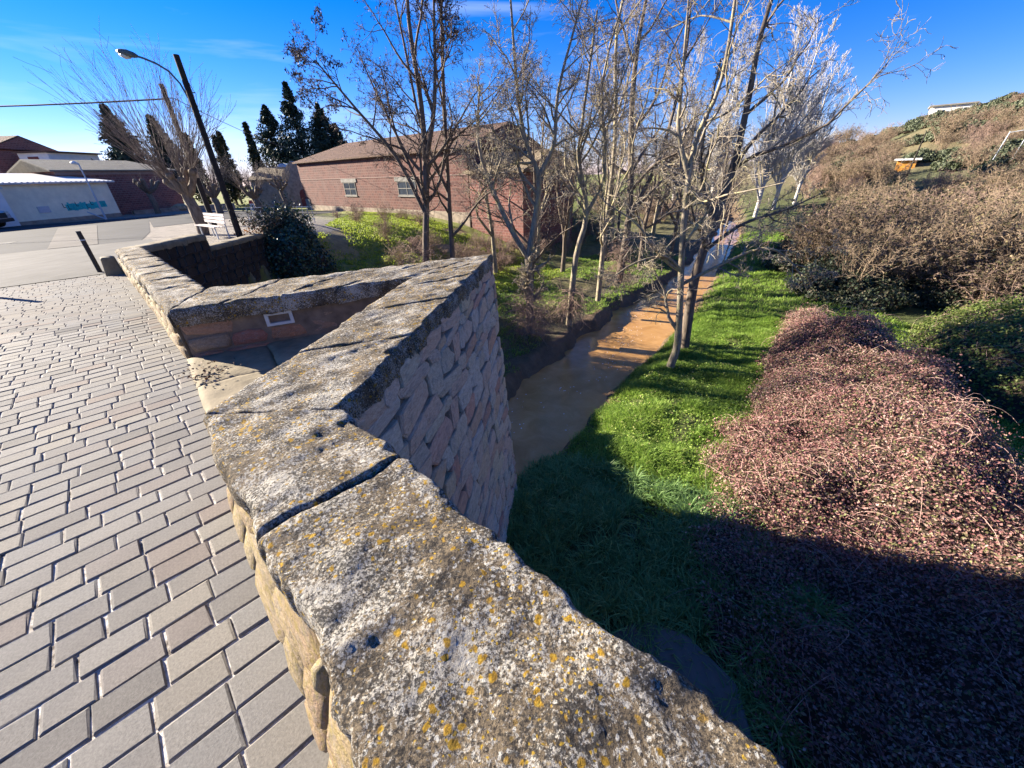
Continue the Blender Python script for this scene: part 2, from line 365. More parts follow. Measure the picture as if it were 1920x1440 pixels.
M['redleaf'] = mat_attr('copper_leaf', [(0., (.12, .045, .02)), (.6, (.34, .14, .05)), (1., (.5, .28, .12))], .7, .2)
M['core'] = plain('thicket_soil', (.05, .036, .026), .95, .4, 3, .5)
def mat_ground():
    t = NT('ground_soil', .95); c = t.attr('col', False)
    c = t.mix(.6, c, t.ramp(t.noise(2.2, 8, .75), [(.25, .15), (.5, .5), (.75, .85)]), 'OVERLAY')
    t.color(c); t.bump(t.noise(6, 8, .75), .8, .08); return t.m
M['ground'] = mat_ground()
def mat_water():
    t = NT('muddy_water', .16); n1 = t.noise(1.3, 5, .6, .8, vec=t.co((1, 1, 1)))
    t.color(t.ramp(n1, [(.3, (.36, .185, .06)), (.55, (.47, .26, .095)), (.75, (.55, .33, .14))]))
    t.b.inputs['Specular IOR Level'].default_value = .28
    t.bump(t.math('ADD', t.noise(2.5, 5, .65, 1.), t.math('MULTIPLY', t.noise(14, 3), .3)), .22, .04); return t.m
M['water'] = mat_water()
M['foam'] = plain('foam', (.75, .74, .72), .8, .1, 20, 0)

# ------------------------------------------------------------------ terrain
NL = np.array([-30, 0, 4, 7.16, 10.8, 13.5, 17.2, 22.8, 28.3, 34.7, 43.8, 60, 120]); UL = np.array([8.6, 8.4, 7.6, 7.44, 8.1, 8.7, 9.3, 9.7, 10.6, 11.9, 13.8, 18.0, 40])
NR = np.array([-30, 0, 3.2, 4.6, 6.5, 8.2, 11.3, 14.9, 18.6, 25.1, 31.6, 38.7, 48.9, 60, 120]); UR = np.array([5.9, 5.9, 5.2, 4.75, 4.6, 4.9, 5.4, 5.7, 6.3, 7.6, 9.0, 10.5, 12.9, 16.3, 38])
WATER = -4.8
def zpave(u): return -.15 * np.clip((np.asarray(u, float) - 8) / 5.6, 0, None) * (np.asarray(u) < 13.6) - .15 * (np.asarray(u) >= 13.6)
def hvill(u, n):
    return np.interp(u, [13.6, 15, 22, 45, 60], [-.15, -.15, -.25, -.7, -.95]) - .75 * ss(n, 7, 20)
HT = np.radians([-180, 15, 33, 38, 42.2, 45.5, 48.5, 51.5, 57, 63, 75, 180]); HE = np.array([0, .4, 1.2, 1.9, 3.9, 5.2, 6.2, 7.2, 9.2, 10.2, 12, 3]) * .0125
def hill(x, y):
    r = np.hypot(x, y); th = np.arctan2(x, y); e = np.interp(th, HT, HE)
    e = e * (1 + .05 * np.sin(th * 60))
    return (ss(r, 48, 135)) * (135 * e + 5.6) * (e > .004) * ss(th, math.radians(15), math.radians(36))
def ground(u, n, detail=True):
    u = np.asarray(u, float); n = np.asarray(n, float); x = (-u + n) / S2; y = (u + n) / S2
    ul = np.interp(n, NL, UL); ur = np.interp(n, NR, UR)
    jl = .3 * vn(n * .8, 3.1) + .16 * vn(n * 2.3, 7.7) + .12 * vn(n * 4.1, u * 3)
    dr = ur - u + .16 * vn(n * 1.3, 9.2); dl = u - ul + jl
    right = -5.25 + .55 * ss(dr, -.7, .05) + .38 * ss(dr, 0, 1.1) + .12 * ss(dr, 1, 5) + (.10 * vn(u * 1.1, n * 1.1) + .05 * vn(u * 3, n * 3)) * ss(dr, 0, 1.5)
    right = right + .9 * ss(-u, 6, 22)
    left = -5.25 + (.95 - .25 * ss(n, 20, 30)) * ss(dl, -.25, .7) + .35 * ss(dl, .6, 4) + (2.3 * ss(dl, 1.2, 13.5) + .15 * ss(dl, 11, 28)) * (1 - ss(n, 11, 16)) + (1.5 * ss(dl, 5, 20) + .95 * ss(dl, 13, 28)) * ss(n, 11, 16) + (.14 * vn(u * .8, n * .8) + .07 * vn(u * 2.3, n * 2.3)) * ss(dl, .2, 2) * (1 - .7 * ss(dl, 8, 20))
    z = np.where(u < (ul + ur) / 2, right, left)
    q = (u - n - 13.4) / S2; pe = np.clip(u + n - 24, 0, None); wd = .12 + pe * .9; q = q - pe * .35
    k = np.where(n < .6, (u > 13.55) * 1., ss(q, -wd, 0.02)) * (u > 12)
    z = z * (1 - k) + hvill(u, n) * k
    return z + hill(x, y)
gu = np.unique(np.concatenate([np.arange(-3, 13.5, .14), np.arange(-12, -3, .35), np.arange(13.5, 26, .22), np.arange(26, 70, .9), -12 - np.cumsum(np.linspace(.8, 9, 42)), 70 + np.cumsum(np.linspace(1.5, 25, 26))]))
gn = np.unique(np.concatenate([np.arange(1, 24, .16), np.arange(24, 48, .4), np.arange(-9, 1, .5), 48 + np.cumsum(np.linspace(.6, 12, 60)), -9 - np.cumsum(np.linspace(1.5, 25, 22))]))
GU, GN = np.meshgrid(gu, gn, indexing='ij'); GZ = ground(GU, GN)
GX = (-GU + GN) / S2; GY = (GU + GN) / S2
V = np.stack([GX, GY, GZ], -1).reshape(-1, 3); nu, nn = GU.shape
ix = np.arange(nu * nn).reshape(nu, nn); F = np.stack([ix[:-1, :-1], ix[:-1, 1:], ix[1:, 1:], ix[1:, :-1]], -1).reshape(-1, 4)
ul = np.interp(GN, NL, UL); ur = np.interp(GN, NR, UR)
C = np.zeros(GU.shape + (3,)); C[:] = (.10, .085, .05)
def paintc(mask, c): C[:] = C * (1 - mask[..., None]) + np.array(c) * mask[..., None]
rb = (GU < ul - 1.2) * 1.
paintc(rb, (.07, .085, .025)); paintc(ss(GU - ul, .9, 4), (.12, .11, .045)); paintc(ss(GU - ul, 6, 14), (.20, .22, .05)); paintc(ss(GU - ul, 6, 14) * ss(vn(GU * .35, GN * .35, 4), .35, .7), (.24, .18, .09))
paintc(((GU - ur > -.35) & (GU - ul < .75)) * 1., (.15, .10, .06))
q = (GU - GN - 13.4) / S2
paintc(((q > 0) & (GU > 13.5)) * (1 - ss(GN, 9, 16)), (.23, .20, .165))
hz = ss(hill(GX, GY), .5, 4); paintc(hz, (.15, .125, .065)); paintc(hz * ss(vn(GX * .06, GY * .06), .3, .6), (.24, .165, .08)); paintc(hz * ss(vn(GX * .09 + 40, GY * .09), .2, .5), (.10, .105, .05))
g = part('ground', V, F, M['ground'], smooth=True, col=C.reshape(-1, 3)); tag(g, kind='structure')

# river
rn = np.concatenate([np.arange(-12, 50, .5), np.arange(50, 122, 4)]); ts = np.linspace(-.25, 1.25, 16)
RU = np.interp(rn, NR, UR)[:, None] + (np.interp(rn, NL, UL) - np.interp(rn, NR, UR))[:, None] * ts[None]; RN = np.broadcast_to(rn[:, None], RU.shape)
V = np.stack([(-RU + RN) / S2, (RU + RN) / S2, np.full(RU.shape, WATER)], -1).reshape(-1, 3); a, b = RU.shape
ix = np.arange(a * b).reshape(a, b); F = np.stack([ix[:-1, :-1], ix[1:, :-1], ix[1:, 1:], ix[:-1, 1:]], -1).reshape(-1, 4)
tag(part('river', V, F, M['water'], smooth=True), kind='structure')

# road surfaces: convex sheets that follow the village ground
def sheet(name, poly, mat, dz, step=1.0, zf=None):
    us = [p[0] for p in poly]; ns = [p[1] for p in poly]
    ga = np.arange(min(us) - step, max(us) + step, step); gb = np.arange(min(ns) - step, max(ns) + step, step)
    A, B = np.meshgrid(ga, gb, indexing='ij'); ix = np.arange(A.size).reshape(A.shape)
    F = np.stack([ix[:-1, :-1], ix[:-1, 1:], ix[1:, 1:], ix[1:, :-1]], -1).reshape(-1, 4)
    me = mesh(name, np.stack([A, B, np.zeros(A.shape)], -1).reshape(-1, 3), F); bm = bmesh.new(); bm.from_mesh(me)
    cx = sum(us) / len(us); cy = sum(ns) / len(ns)
    for i, p in enumerate(poly):
        r = poly[(i + 1) % len(poly)]; d = Vector((r[0] - p[0], r[1] - p[1], 0)); no = Vector((d.y, -d.x, 0))
        if no.dot(Vector((cx - p[0], cy - p[1], 0))) > 0: no = -no
        bmesh.ops.bisect_plane(bm, geom=bm.verts[:] + bm.edges[:] + bm.faces[:], plane_co=(p[0], p[1], 0), plane_no=no, clear_outer=True)
    for v in bm.verts:
        u, n = v.co.x, v.co.y; v.co = W(u, n, float((zf or hvill)(u, n)) + dz)
    bm.normal_update()
    for f in bm.faces:
        if f.normal.z < 0: f.normal_flip()
    bm.to_mesh(me); bm.free(); me.materials.append(mat); o = bpy.data.objects.new(name, me); COL.objects.link(o); return tag(o, kind='structure')
sheet('concrete_apron', [(13.62, -7), (13.62, .1), (14.2, .25), (17.2, 1.5), (22.4, 1.5), (22.6, -7)], M['concrete'], .008)
sheet('asphalt_road', [(22.45, -22), (22.25, 1.2), (27, 1.9), (42, 3.2), (49, 3.8), (49, -22)], M['asphalt'], .008)
sheet('asphalt_side_road', [(31, 2.4), (36, 10.5), (48, 22), (54, 17), (49, 3.7)], M['asphalt'], .013)
sheet('concrete_strip', [(22.3, -1.45), (22.3, -.1), (40, .25), (40, -1.6)], M['concrete_strip'], .018)
sheet('pale_patch', [(26.2, -9), (27.8, -2.8), (29.0, -2.6), (28.0, -9)], M['concrete'], .013)

# ------------------------------------------------------------------ bridge
rng = np.random.default_rng(5); random.seed(5)
BR = thing('bridge', 'old sandstone bridge with lichen covered parapet and pointed refuge over the muddy river', 'bridge', W(4, .3, -5.0))
def ntop(u): return np.interp(u, [-3, .76, 1.3, 2.5, 5, 13.6], [-.08, -.04, 0, .06, .20, .17])
def nbase(u): return np.interp(u, [-3, .85, 1.78, 3.5, 5.5, 13.6], [-.30, -.155, -.085, .04, .19, .12])
def ztop(u): return np.interp(u, [-9, 6, 13.7], [.6, .6, .36])
# body with a real arch over the water
prof = [(-16, -5.4), (5.9, -5.4), (5.9, -3.9)] + [(7.6 - 1.7 * math.cos(t), -3.9 + 1.7 * math.sin(t)) for t in np.linspace(0, math.pi, 13)[1:-1]] + [(9.3, -3.9), (9.3, -5.4), (13.58, -5.4), (13.58, -.22), (8, -.06), (-16, -.06)]
k = len(prof); Va = [W(u, -4.7, z) for u, z in prof] + [W(u, .56, z) for u, z in prof]
bmv = MB().add(Va, [tuple(range(k)), tuple(range(k, 2 * k))[::-1]] + [((i + 1) % k, i, k + i, k + (i + 1) % k) for i in range(k)])
body = bmv.out('masonry_body', M['masonry'], BR)
def wallprism(poly, z0, z1s, foot=0.):
    b = [W(u, n - (foot if n < .4 else 0), z0) for u, n in poly]; t = [W(p[0], p[1], z) for p, z in zip(poly, z1s)]; kk = len(poly)
    return b + t, [tuple(range(kk))[::-1], tuple(range(kk, 2 * kk))] + [(i, (i + 1) % kk, kk + (i + 1) % kk, kk + i) for i in range(kk)]
def prismpart(name, quads, mat, parent):
    m = MB()
    for q_ in quads: m.add(*wallprism(*q_))
    return m.out(name, mat, parent)
A0, TIP, B0 = (1.92, .59), (4.6, 4.28), (5.82, .69); I0, IA, I1 = (2.44, .03), (4.28, 2.54), (5.02, .2)
seg = [(-9, ntop(-9)), (1.3, ntop(1.3)), I0]
par = prismpart('parapet', [([(-9, -.0), (.8, .02), (.8, .56), (-9, .56)][::-1], -.07, [.46] * 4, .13), ([(.8, .02), (2.44, .10), (1.9, .56), (.8, .56)][::-1], -.07, [.46] * 4, .11),
     ([(5.25, .22), (13.55, .16), (13.55, .66), (5.7, .66)][::-1], -.3, [.46, .22, .22, .46][::-1])], M['mortar'], BR)
lerp = lambda p, q, t: (p[0] + (q[0] - p[0]) * t, p[1] + (q[1] - p[1]) * t)
cut = MB()
def off_in(p, d): c = (4.1, 1.9); v = (c[0] - p[0], c[1] - p[1]); l = math.hypot(*v); return (p[0] + v[0] / l * d, p[1] + v[1] / l * d)
top = [(1.95, .5), off_in(TIP, .16), (5.8, .5)]; bot = [(1.7, .3), (4.62, 4.75), (6.1, .3)]
cut.add([W(*p, -5.4) for p in bot] + [W(*p, -.03) for p in top], [(0, 1, 2), (5, 4, 3), (1, 0, 3, 4), (2, 1, 4, 5), (0, 2, 5, 3)])
AW, BW = (1.97, .57), (5.77, .67); TW = off_in(TIP, .1)
for poly in ([AW, I0, IA, TW], [TW, IA, (5.2, .25), BW]):
    cut.add(*wallprism(poly, -.3, [.46] * 4))
cutw = cut.out('cutwater', plain('old_mortar', (.17, .13, .10), .95, .35, 7, .6), BR)
# irregular stones shared between faces
def stone_meshes(n, seed, bulge=.3, flat=False):
    r = np.random.default_rng(seed); out = []
    for i in range(n):
        a = np.array([[-.5, -.5], [0, -.5], [.5, -.5], [.5, 0], [.5, .5], [0, .5], [-.5, .5], [-.5, 0]], float)
        a[[0, 2, 4, 6]] *= r.uniform(.72 if flat else .80, 1.0, (4, 1)); a += r.uniform(-.055, .055, a.shape) * (1.9 if flat else 1)
        t = r.uniform(-.22, .22, 2)
        Vv = [(*p, -.5) for p in a] + [(*(p * .985), .32 + t @ p * .5) for p in a] + [(*(p * (r.uniform(.86, .95) if flat else r.uniform(.72, .82))), .62 + t @ p * (2 if flat else 1) + r.uniform(-.08, .08) * (2 if flat else 1)) for p in a] + [(r.uniform(-.2, .2), r.uniform(-.2, .2), .66 + r.uniform(-.15, .2) if flat else .72 + bulge * r.uniform(0, .5))]
        Ff = [(i, (i + 1) % 8, 8 + (i + 1) % 8, 8 + i) for i in range(8)] + [(8 + i, 8 + (i + 1) % 8, 16 + (i + 1) % 8, 16 + i) for i in range(8)] + [(16 + i, 16 + (i + 1) % 8, 24) for i in range(8)]
        me = bpy.data.meshes.new('stone'); me.from_pydata(Vv, [], Ff); me.polygons.foreach_set('use_smooth', np.full(len(Ff), not flat)); out.append(me)
    return out
def stones_mat(ms, mat):
    r = []
    for m in ms: c = m.copy(); c.materials.append(mat); r.append(c)
    return r
SM = stone_meshes(14, 3); SM_wide = stones_mat(stone_meshes(16, 8, .5, True), mat_stone('cutwater_stone', lich=.3, stops=[(0., (.60, .32, .22)), (.18, (.58, .46, .33)), (.36, (.48, .39, .29)), (.5, (.64, .41, .28)), (.66, (.54, .46, .37)), (.82, (.62, .47, .29)), (1., (.50, .24, .17))])); SM_wall = stones_mat(SM, M['stone']); SM_moss = stones_mat(SM, M['mossy']); SM_ref = stones_mat(SM, M['refuge'])
def stone_face(parent, p0, p1, z0, z1, ms, rowh, wr, depth=.07, lean=0., seed=1, nm='stone', ztopf=None, keep=None, limit=300, gap=.012, tilt=.05):
    """courses of stones on the plane over the plan line p0-p1 (u,n), outward on its right-hand side; lean moves the foot outward"""
    r = np.random.default_rng(seed); a = Vector(W(*p0)); b = Vector(W(*p1)); hv = (b - a); Lh = hv.length; hv /= Lh
    nv = hv.cross(Vector((0, 0, 1))); upv_ = (Vector((0, 0, z1 - z0)) - nv * lean).normalized(); nn_ = hv.cross(upv_)
    hgt = (Vector((0, 0, z1 - z0)) - nv * lean).length; o0 = a + nv * lean + Vector((0, 0, z0)); y = hgt; cnt = 0
    while y > .05 and cnt < limit:
        rh = r.uniform(*rowh); rh = min(rh, y); x = -r.uniform(0, wr[0]) * .5
        while x < Lh - .02 and cnt < limit:
            ww = r.uniform(*wr); xa = max(x, 0); xb = min(x + ww, Lh); cx = (xa + xb) / 2; cy = y - rh / 2; x += ww
            if xb - xa < .06: continue
            if ztopf and cy > ztopf(cx) - rh * .35: continue
            if keep and not keep(cx, cy): continue
            c = o0 + hv * cx + upv_ * cy
            tw = r.uniform(-tilt, tilt); h2 = (hv * math.cos(tw) + upv_ * math.sin(tw)); u2 = nn_.cross(h2)
            sx, sy, sz = (xb - xa - gap), (rh * r.uniform(.86, 1.0) - gap), depth * r.uniform(.8, 1.25)
            Mx = Matrix(((h2.x * sx, u2.x * sy, nn_.x * sz, c.x), (h2.y * sx, u2.y * sy, nn_.y * sz, c.y), (h2.z * sx, u2.z * sy, nn_.z * sz, c.z), (0, 0, 0, 1)))
            inst(nm, ms[int(r.integers(len(ms)))], Mx, parent); cnt += 1
        y -= rh
# downstream face of the cutwater that the camera sees (A -> tip)
stone_face(cutw, AW, (TW[0] + .02, TW[1] + .03), -5.0, .44, SM_wide, (.12, .34), (.2, .72), .05, lean=.33, seed=11, gap=-.03, tilt=.2)
# inner face of the refuge, three courses
stone_face(cutw, (5.2, .25), (4.36, 2.52), -.02, .45, SM_ref, (.14, .2), (.3, .55), .05, seed=4, gap=.006, keep=lambda cx, cy: not (.6 < cx < 1.25 and cy > .2))
# road-side faces of the parapet
stone_face(par, (2.4, .095), (.8, .02), -.03, .45, SM_moss, (.12, .22), (.2, .5), .05, lean=.12, seed=8)
stone_face(par, (.8, .02), (-1.6, -.0), -.03, .45, SM_moss, (.12, .22), (.2, .5), .05, lean=.13, seed=9)
stone_face(par, (13.5, .16), (5.25, .22), -.16, .46, SM_moss, (.13, .19), (.25, .5), .05, seed=10, ztopf=lambda x: .16 + .46 - .24 * max(0, (8.3 - x) / 8.3) + .02)
# coping slabs
def coping(quad, th, res, seed, parent=par, mat=None, zf=None, rough=1., nm='coping_stone', endr=.013):
    i0, i1, o1, o0 = [np.array(p, float) for p in quad]; mat = mat or M['lichen']
    ls = (np.linalg.norm(i1 - i0) + np.linalg.norm(o1 - o0)) / 2; lt = (np.linalg.norm(o0 - i0) + np.linalg.norm(o1 - i1)) / 2
    ns, nt_ = max(6, int(ls / res)), max(6, int(lt / res))
    s = np.linspace(0, 1, ns)[:, None]; t = np.linspace(0, 1, nt_)[None]
    s = .5 - .5 * np.cos(s * np.pi) * (.35) + (s - .5) * .65 + 0 * t; s = (s - s.min()) / (s.max() - s.min()); t = t + 0 * s
    g = .007 / ls; s2 = g + s * (1 - 2 * g)
    Pq = (i0[:, None, None] * (1 - s2) * (1 - t) + i1[:, None, None] * s2 * (1 - t) + o1[:, None, None] * s2 * t + o0[:, None, None] * (1 - s2) * t)
    u, n = Pq; x, y = (-u + n) / S2, (u + n) / S2
    ds = np.minimum(s, 1 - s) * ls; dt = np.minimum(t, 1 - t) * lt; r = .035 * rough
    dr_ = lambda d, rr: rr - np.sqrt(np.clip(rr * rr - np.clip(rr - d, 0, rr) ** 2, 0, None))
    z = (zf or ztop)(u) - dr_(dt, r) - dr_(ds, endr) * .8
    z = z + rough * (.011 * vn(x * 3.5, y * 3.5, seed) + .009 * np.maximum(vn(x * 9, y * 9, seed + 2), -.5) + .007 * vn(u * 15 + seed, n * 2.6, 5) + .004 * np.maximum(vn(x * 24, y * 24, 5), -.35) + .003 * np.maximum(vn(x * 48, y * 48, 9), -.4))
    ch = np.clip(vn(x * 5.5, y * 5.5, seed + .7) - .25, 0, 1) * np.clip(1 - dt / .11, 0, 1) * (t > .5); z = z - .10 * ch * rough
    nrm = (o0 - i0 + o1 - i1); nrm /= np.linalg.norm(nrm)
    edge = np.clip(1 - dt / .12, 0, 1) * np.where(t > .5, 1, -1); jit = (.026 * vn(x * 5, y * 5, seed) + .016 * vn(x * 14, y * 14, 3) + .008 * vn(x * 35, y * 35, 4)) * rough
    u = u + nrm[0] * jit * edge * 1.0; n = n + nrm[1] * jit * edge
    along = (i1 - i0) / np.linalg.norm(i1 - i0); e2 = np.clip(1 - ds / .06, 0, 1); j2 = .011 * vn(x * 9, y * 9, 33)
    u = u + along[0] * j2 * e2; n = n + along[1] * j2 * e2
    top = np.stack([(-u + n) / S2, (u + n) / S2, z], -1); idx = np.arange(ns * nt_).reshape(ns, nt_)
    F = [np.stack([idx[:-1, :-1], idx[:-1, 1:], idx[1:, 1:], idx[1:, :-1]], -1).reshape(-1, 4)]
    ring = np.concatenate([idx[:, 0], idx[-1, 1:], idx[-2::-1, -1], idx[0, -2:0:-1]]); V = [top.reshape(-1, 3)]; cur = ring; base = ns * nt_
    R0 = V[0][ring]; cen = R0.mean(0)
    for kk, fz in enumerate((.3, .65, 1.)):
        q = R0.copy(); q[:, 2] = q[:, 2] - th * fz
        o = q[:, :2] - cen[:2]; o /= np.linalg.norm(o, axis=1, keepdims=True)
        q[:, :2] += o * ((.012 * vn(q[:, 0] * 12, q[:, 1] * 12, fz * 3) + .006 * vn(q[:, 0] * 40, q[:, 1] * 40, fz * 5)) * rough - .018 * (fz == 1.))[:, None]
        V.append(q); nx = np.arange(len(ring)) + base; base += len(ring)
        F.append(np.stack([cur, np.roll(cur, -1), np.roll(nx, -1), nx], -1)); cur = nx
    ob = part(nm, np.concatenate(V), np.concatenate(F), mat, parent, True); bm_ = ob.data
    return ob
near = [-2.9, -1.75, -.5, 1.32]
for i in range(3):
    a, b = near[i], near[i + 1]; coping([(a, ntop(a)), (b, ntop(b)), (b, .6), (a, .6)], .15, .011 if i else .03, 20 + i, endr=.024)
coping([(1.32, 0), I0, A0, (1.32, .6)], .15, .016, 31)
ts_ = [0, .24, .47, .70, .88]; ti = [0, .27, .55, .82, 1.]
for i in range(4):
    coping([lerp(I0, IA, ti[i]), lerp(I0, IA, ti[i + 1]), lerp(A0, TIP, ts_[i + 1]), lerp(A0, TIP, ts_[i])], .15, .02 + .004 * i, 40 + i, cutw)
coping([IA, lerp(IA, I1, .12), lerp(TIP, B0, .10), lerp(A0, TIP, .88)][:2] + [TIP, lerp(A0, TIP, .88)], .15, .03, 50, cutw)
tf = [.12, .36, .6, .82, 1.]; to = [0, .28, .54, .78, 1.]
for i in range(4):
    coping([lerp(IA, I1, tf[i]), lerp(IA, I1, tf[i + 1]), lerp(TIP, B0, to[i + 1]), lerp(TIP, B0, to[i])], .15, .03, 60 + i, cutw)
fu = [5.02, 6.3, 7.2, 8.0, 8.9, 9.7, 10.6, 11.5, 12.5, 13.62]; fo = [5.82] + fu[1:]
for i in range(9):
    a, b = fu[i], fu[i + 1]; coping([(a, ntop(a)), (b, ntop(b)), (fo[i + 1], .69), (fo[i], .69)], .14, .03 + .004 * i, 70 + i)
# refuge floor slabs
for i, qd in enumerate(([(2.3, .04), (3.35, .06), (3.55, .72), (2.75, .6)], [(3.35, .06), (4.3, .12), (4.2, .8), (3.55, .72)], [(4.3, .12), (5.25, .2), (5.0, .95), (4.2, .8)],
                        [(2.75, .6), (3.55, .72), (3.9, 1.9), (3.6, 1.8)], [(3.55, .72), (5.05, .93), (4.5, 2.3), (3.9, 1.9)])):
    coping(qd, .09, .05, 90 + i, cutw, M['slabstone'], lambda u, d=(0.04, .015, .0, .05, .03)[i]: 0 * u + .035 + d, .45, 'floor_slab')
# recessed wall light in the refuge face
fa = Vector(W(5.2, .25)); fb = Vector(W(4.36, 2.52)); hv = (fb - fa).normalized(); nv = hv.cross(Vector((0, 0, 1)))
def facebox(m, c0, x0, x1, z0, z1, d0, d1):
    pts = []
    for z in (z0, z1):
        for x, d in ((x0, d0), (x1, d0), (x1, d1), (x0, d1)): q = c0 + hv * x + nv * d; pts.append((q.x, q.y, z))
    B, T = pts[:4], pts[4:]
    return m.hexa(B[::-1], T[::-1])
lx = .93; WL = thing('wall_light', 'small grey framed recessed light set in the refuge wall', 'wall light', tuple(fa + hv * lx + Vector((0, 0, .27))))
m = MB(); facebox(m, fa, lx - .14, lx + .14, .255, .285, .0, .06); facebox(m, fa, lx - .14, lx + .14, .375, .405, .0, .06); facebox(m, fa, lx - .14, lx - .105, .286, .374, .0, .06); facebox(m, fa, lx + .105, lx + .14, .286, .374, .0, .06)
m.out('frame', M['grey_metal'], WL); m = MB(); facebox(m, fa, lx - .104, lx + .104, .287, .373, -.01, .012); m.out('glass', M['lamp_glass'], WL)

# ------------------------------------------------------------------ paving
bed = MB(); usb = np.arange(-3, 13.6, .4)
Vb = []; Fb = []
for u in list(usb) + [13.6]:
    zz = float(zpave(u)) if u < 13.6 else -.15
    for n in (-4.6, -2, float(nbase(u)) + .1): Vb.append(W(u, n, zz - .0085))
for i in range(len(usb)):
    for j in range(2): Fb.append((3 * i + j, 3 * i + j + 1, 3 * i + j + 4, 3 * i + j + 3))
pav = part('paving', Vb, Fb, M['joint']); tag(pav, kind='structure')
def paver_mesh(l, wd, seed):
    r = np.random.default_rng(seed); h = [l / 2, wd / 2]; Vv = []
    for ins, z in ((0, -.03), (0.0, -.004), (.006, .0)):
        for sx, sy in ((-1, -1), (1, -1), (1, 1), (-1, 1)): Vv.append(((h[0] - ins) * sx + r.uniform(-.003, .003), (h[1] - ins) * sy + r.uniform(-.003, .003), z + (r.uniform(-.0015, .0015) if ins else 0)))
    Ff = [(8, 9, 10, 11)] + [(b + i, b + (i + 1) % 4, b + 4 + (i + 1) % 4, b + 4 + i) for b in (0, 4) for i in range(4)]
    return Vv, Ff
PL = [.15, .175, .195, .21, .225, .25]; PMV = [[paver_mesh(l, .1315, i * 7 + j) for j in range(3)] for i, l in enumerate(PL)]
PMM = []
for row in PMV:
    rr = []
    for v, f in row: me = bpy.data.meshes.new('paver'); me.from_pydata(v, [], f); me.materials.append(M['paver']); rr.append(me)
    PMM.append(rr)
r = np.random.default_rng(12); cand = []
for k in range(-6, 96):
    u = k * .142; x = float(nbase(u)) + .10 - r.uniform(0, .06)
    first = True
    while x > -4.3:
        i = int(r.integers(6)); l = PL[i]; cand.append((u + r.uniform(-.003, .003), x - l / 2, i, int(r.integers(3)), r.uniform(-.008, .008))); x -= l + r.uniform(.007, .015)
def inview(u, n):
    p = Vector(W(u, n, 0)) - camo.location; d = p.dot(fwd)
    if d < .05: return 0
    px = 960 + 711 * p.dot(rt) / d; py = 720 - 711 * p.dot(upv) / d
    return (1 / d) if (-60 < px < 1980 and py < 1530) else 0
cand.sort(key=lambda c: -inview(c[0], c[1])); ex = Vector(W(0, 1)); ey = Vector(W(-1, 0)); SV, SF, SA = [], [], []; b = 0
for j, (u, n, i, v, tw) in enumerate(cand):
    zz = float(zpave(u)); c = Vector(W(u, n, zz + r.uniform(-.002, .002))); e1 = ex * math.cos(tw) + ey * math.sin(tw); e2 = Vector((0, 0, 1)).cross(e1); e1.z = r.uniform(-.014, .014); e2.z = r.uniform(-.018, .018); e3 = e1.cross(e2)
    if j < 300:
        inst('paver', PMM[i][v], Matrix(((e1.x, e2.x, e3.x, c.x), (e1.y, e2.y, e3.y, c.y), (e1.z, e2.z, e3.z, c.z), (0, 0, 0, 1))), pav)
    else:
        vv, ff = PMV[i][v]
        SV += [tuple(c + e1 * p[0] + e2 * p[1] + e3 * p[2]) for p in vv]; SF += [[b + q for q in f] for f in ff]; SA += [r.random()] * 9; b += 12
tag(part('pavers', SV, SF, M['paver2'], pav, attr=SA), kind='stuff')

# ------------------------------------------------------------------ village wing wall, bollards, block
RW = thing('retaining_wall', 'shaded rubble wing wall stepping down from the bridge end to the ivy', 'wall', W(16, 2.6, -3.4))
wp = [(13.75, .62), (15.6, 2.32), (20.4, 7.0)]
def wallseg(p, q, th, z0, z1, name, mat, parent):
    d = np.array(q) - np.array(p); d /= np.linalg.norm(d); nrm = np.array([d[1], -d[0]]) * -1
    c = [np.array(p), np.array(q), np.array(q) + nrm * -th, np.array(p) + nrm * -th]
    V = [W(*x, z0) for x in c] + [W(*x, z1) for x in c]
    return part(name, V, [(0, 1, 2, 3), (7, 6, 5, 4), (1, 0, 4, 5), (2, 1, 5, 6), (3, 2, 6, 7), (0, 3, 7, 4)], mat, parent)
wa = wallseg(wp[0], wp[1], .42, -4.6, .18, 'upper_wall', M['core'], RW); wb = wallseg((15.6, 2.32), wp[2], .42, -4.6, -.16, 'lower_wall', M['core'], RW)
SM_dark = stones_mat(SM, mat_stone('shade_dark_stone', lich=.1, stops=[(0., (.07, .065, .06)), (.5, (.12, .105, .085)), (1., (.05, .05, .05))]))  # shade of the wing wall put into the stone colours as darker tones
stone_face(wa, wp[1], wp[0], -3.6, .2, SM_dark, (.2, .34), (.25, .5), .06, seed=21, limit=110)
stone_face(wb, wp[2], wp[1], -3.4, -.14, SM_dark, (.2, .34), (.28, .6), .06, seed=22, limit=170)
def alongq(p, q, t0, t1, th, over=.03):
    d = np.array(q) - np.array(p); l = np.linalg.norm(d); d /= l; nrm = np.array([-d[1], d[0]])
    a_ = np.array(p) + d * l * t0; b_ = np.array(p) + d * l * t1; s = 1 if nrm @ np.array([1, -1]) < 0 else -1
    return [tuple(a_ - nrm * s * (th)), tuple(b_ - nrm * s * th), tuple(b_ + nrm * s * over), tuple(a_ + nrm * s * over)]
for i in range(3): coping(alongq((13.62, .5), wp[1], i / 3, (i + 1) / 3, .44), .15, .06, 120 + i, wa, M['slabstone'], lambda u: 0 * u + .36 - .02, .6)
for i in range(6): coping(alongq(wp[1], wp[2], i / 6, (i + 1) / 6, .44), .13, .07, 130 + i, wb, M['slabstone'], lambda u: 0 * u - .04, .6)
sb = thing('stone_block', 'squat dark stone block against the foot of the parapet end', 'stone block', W(13.3, .0, -.15))
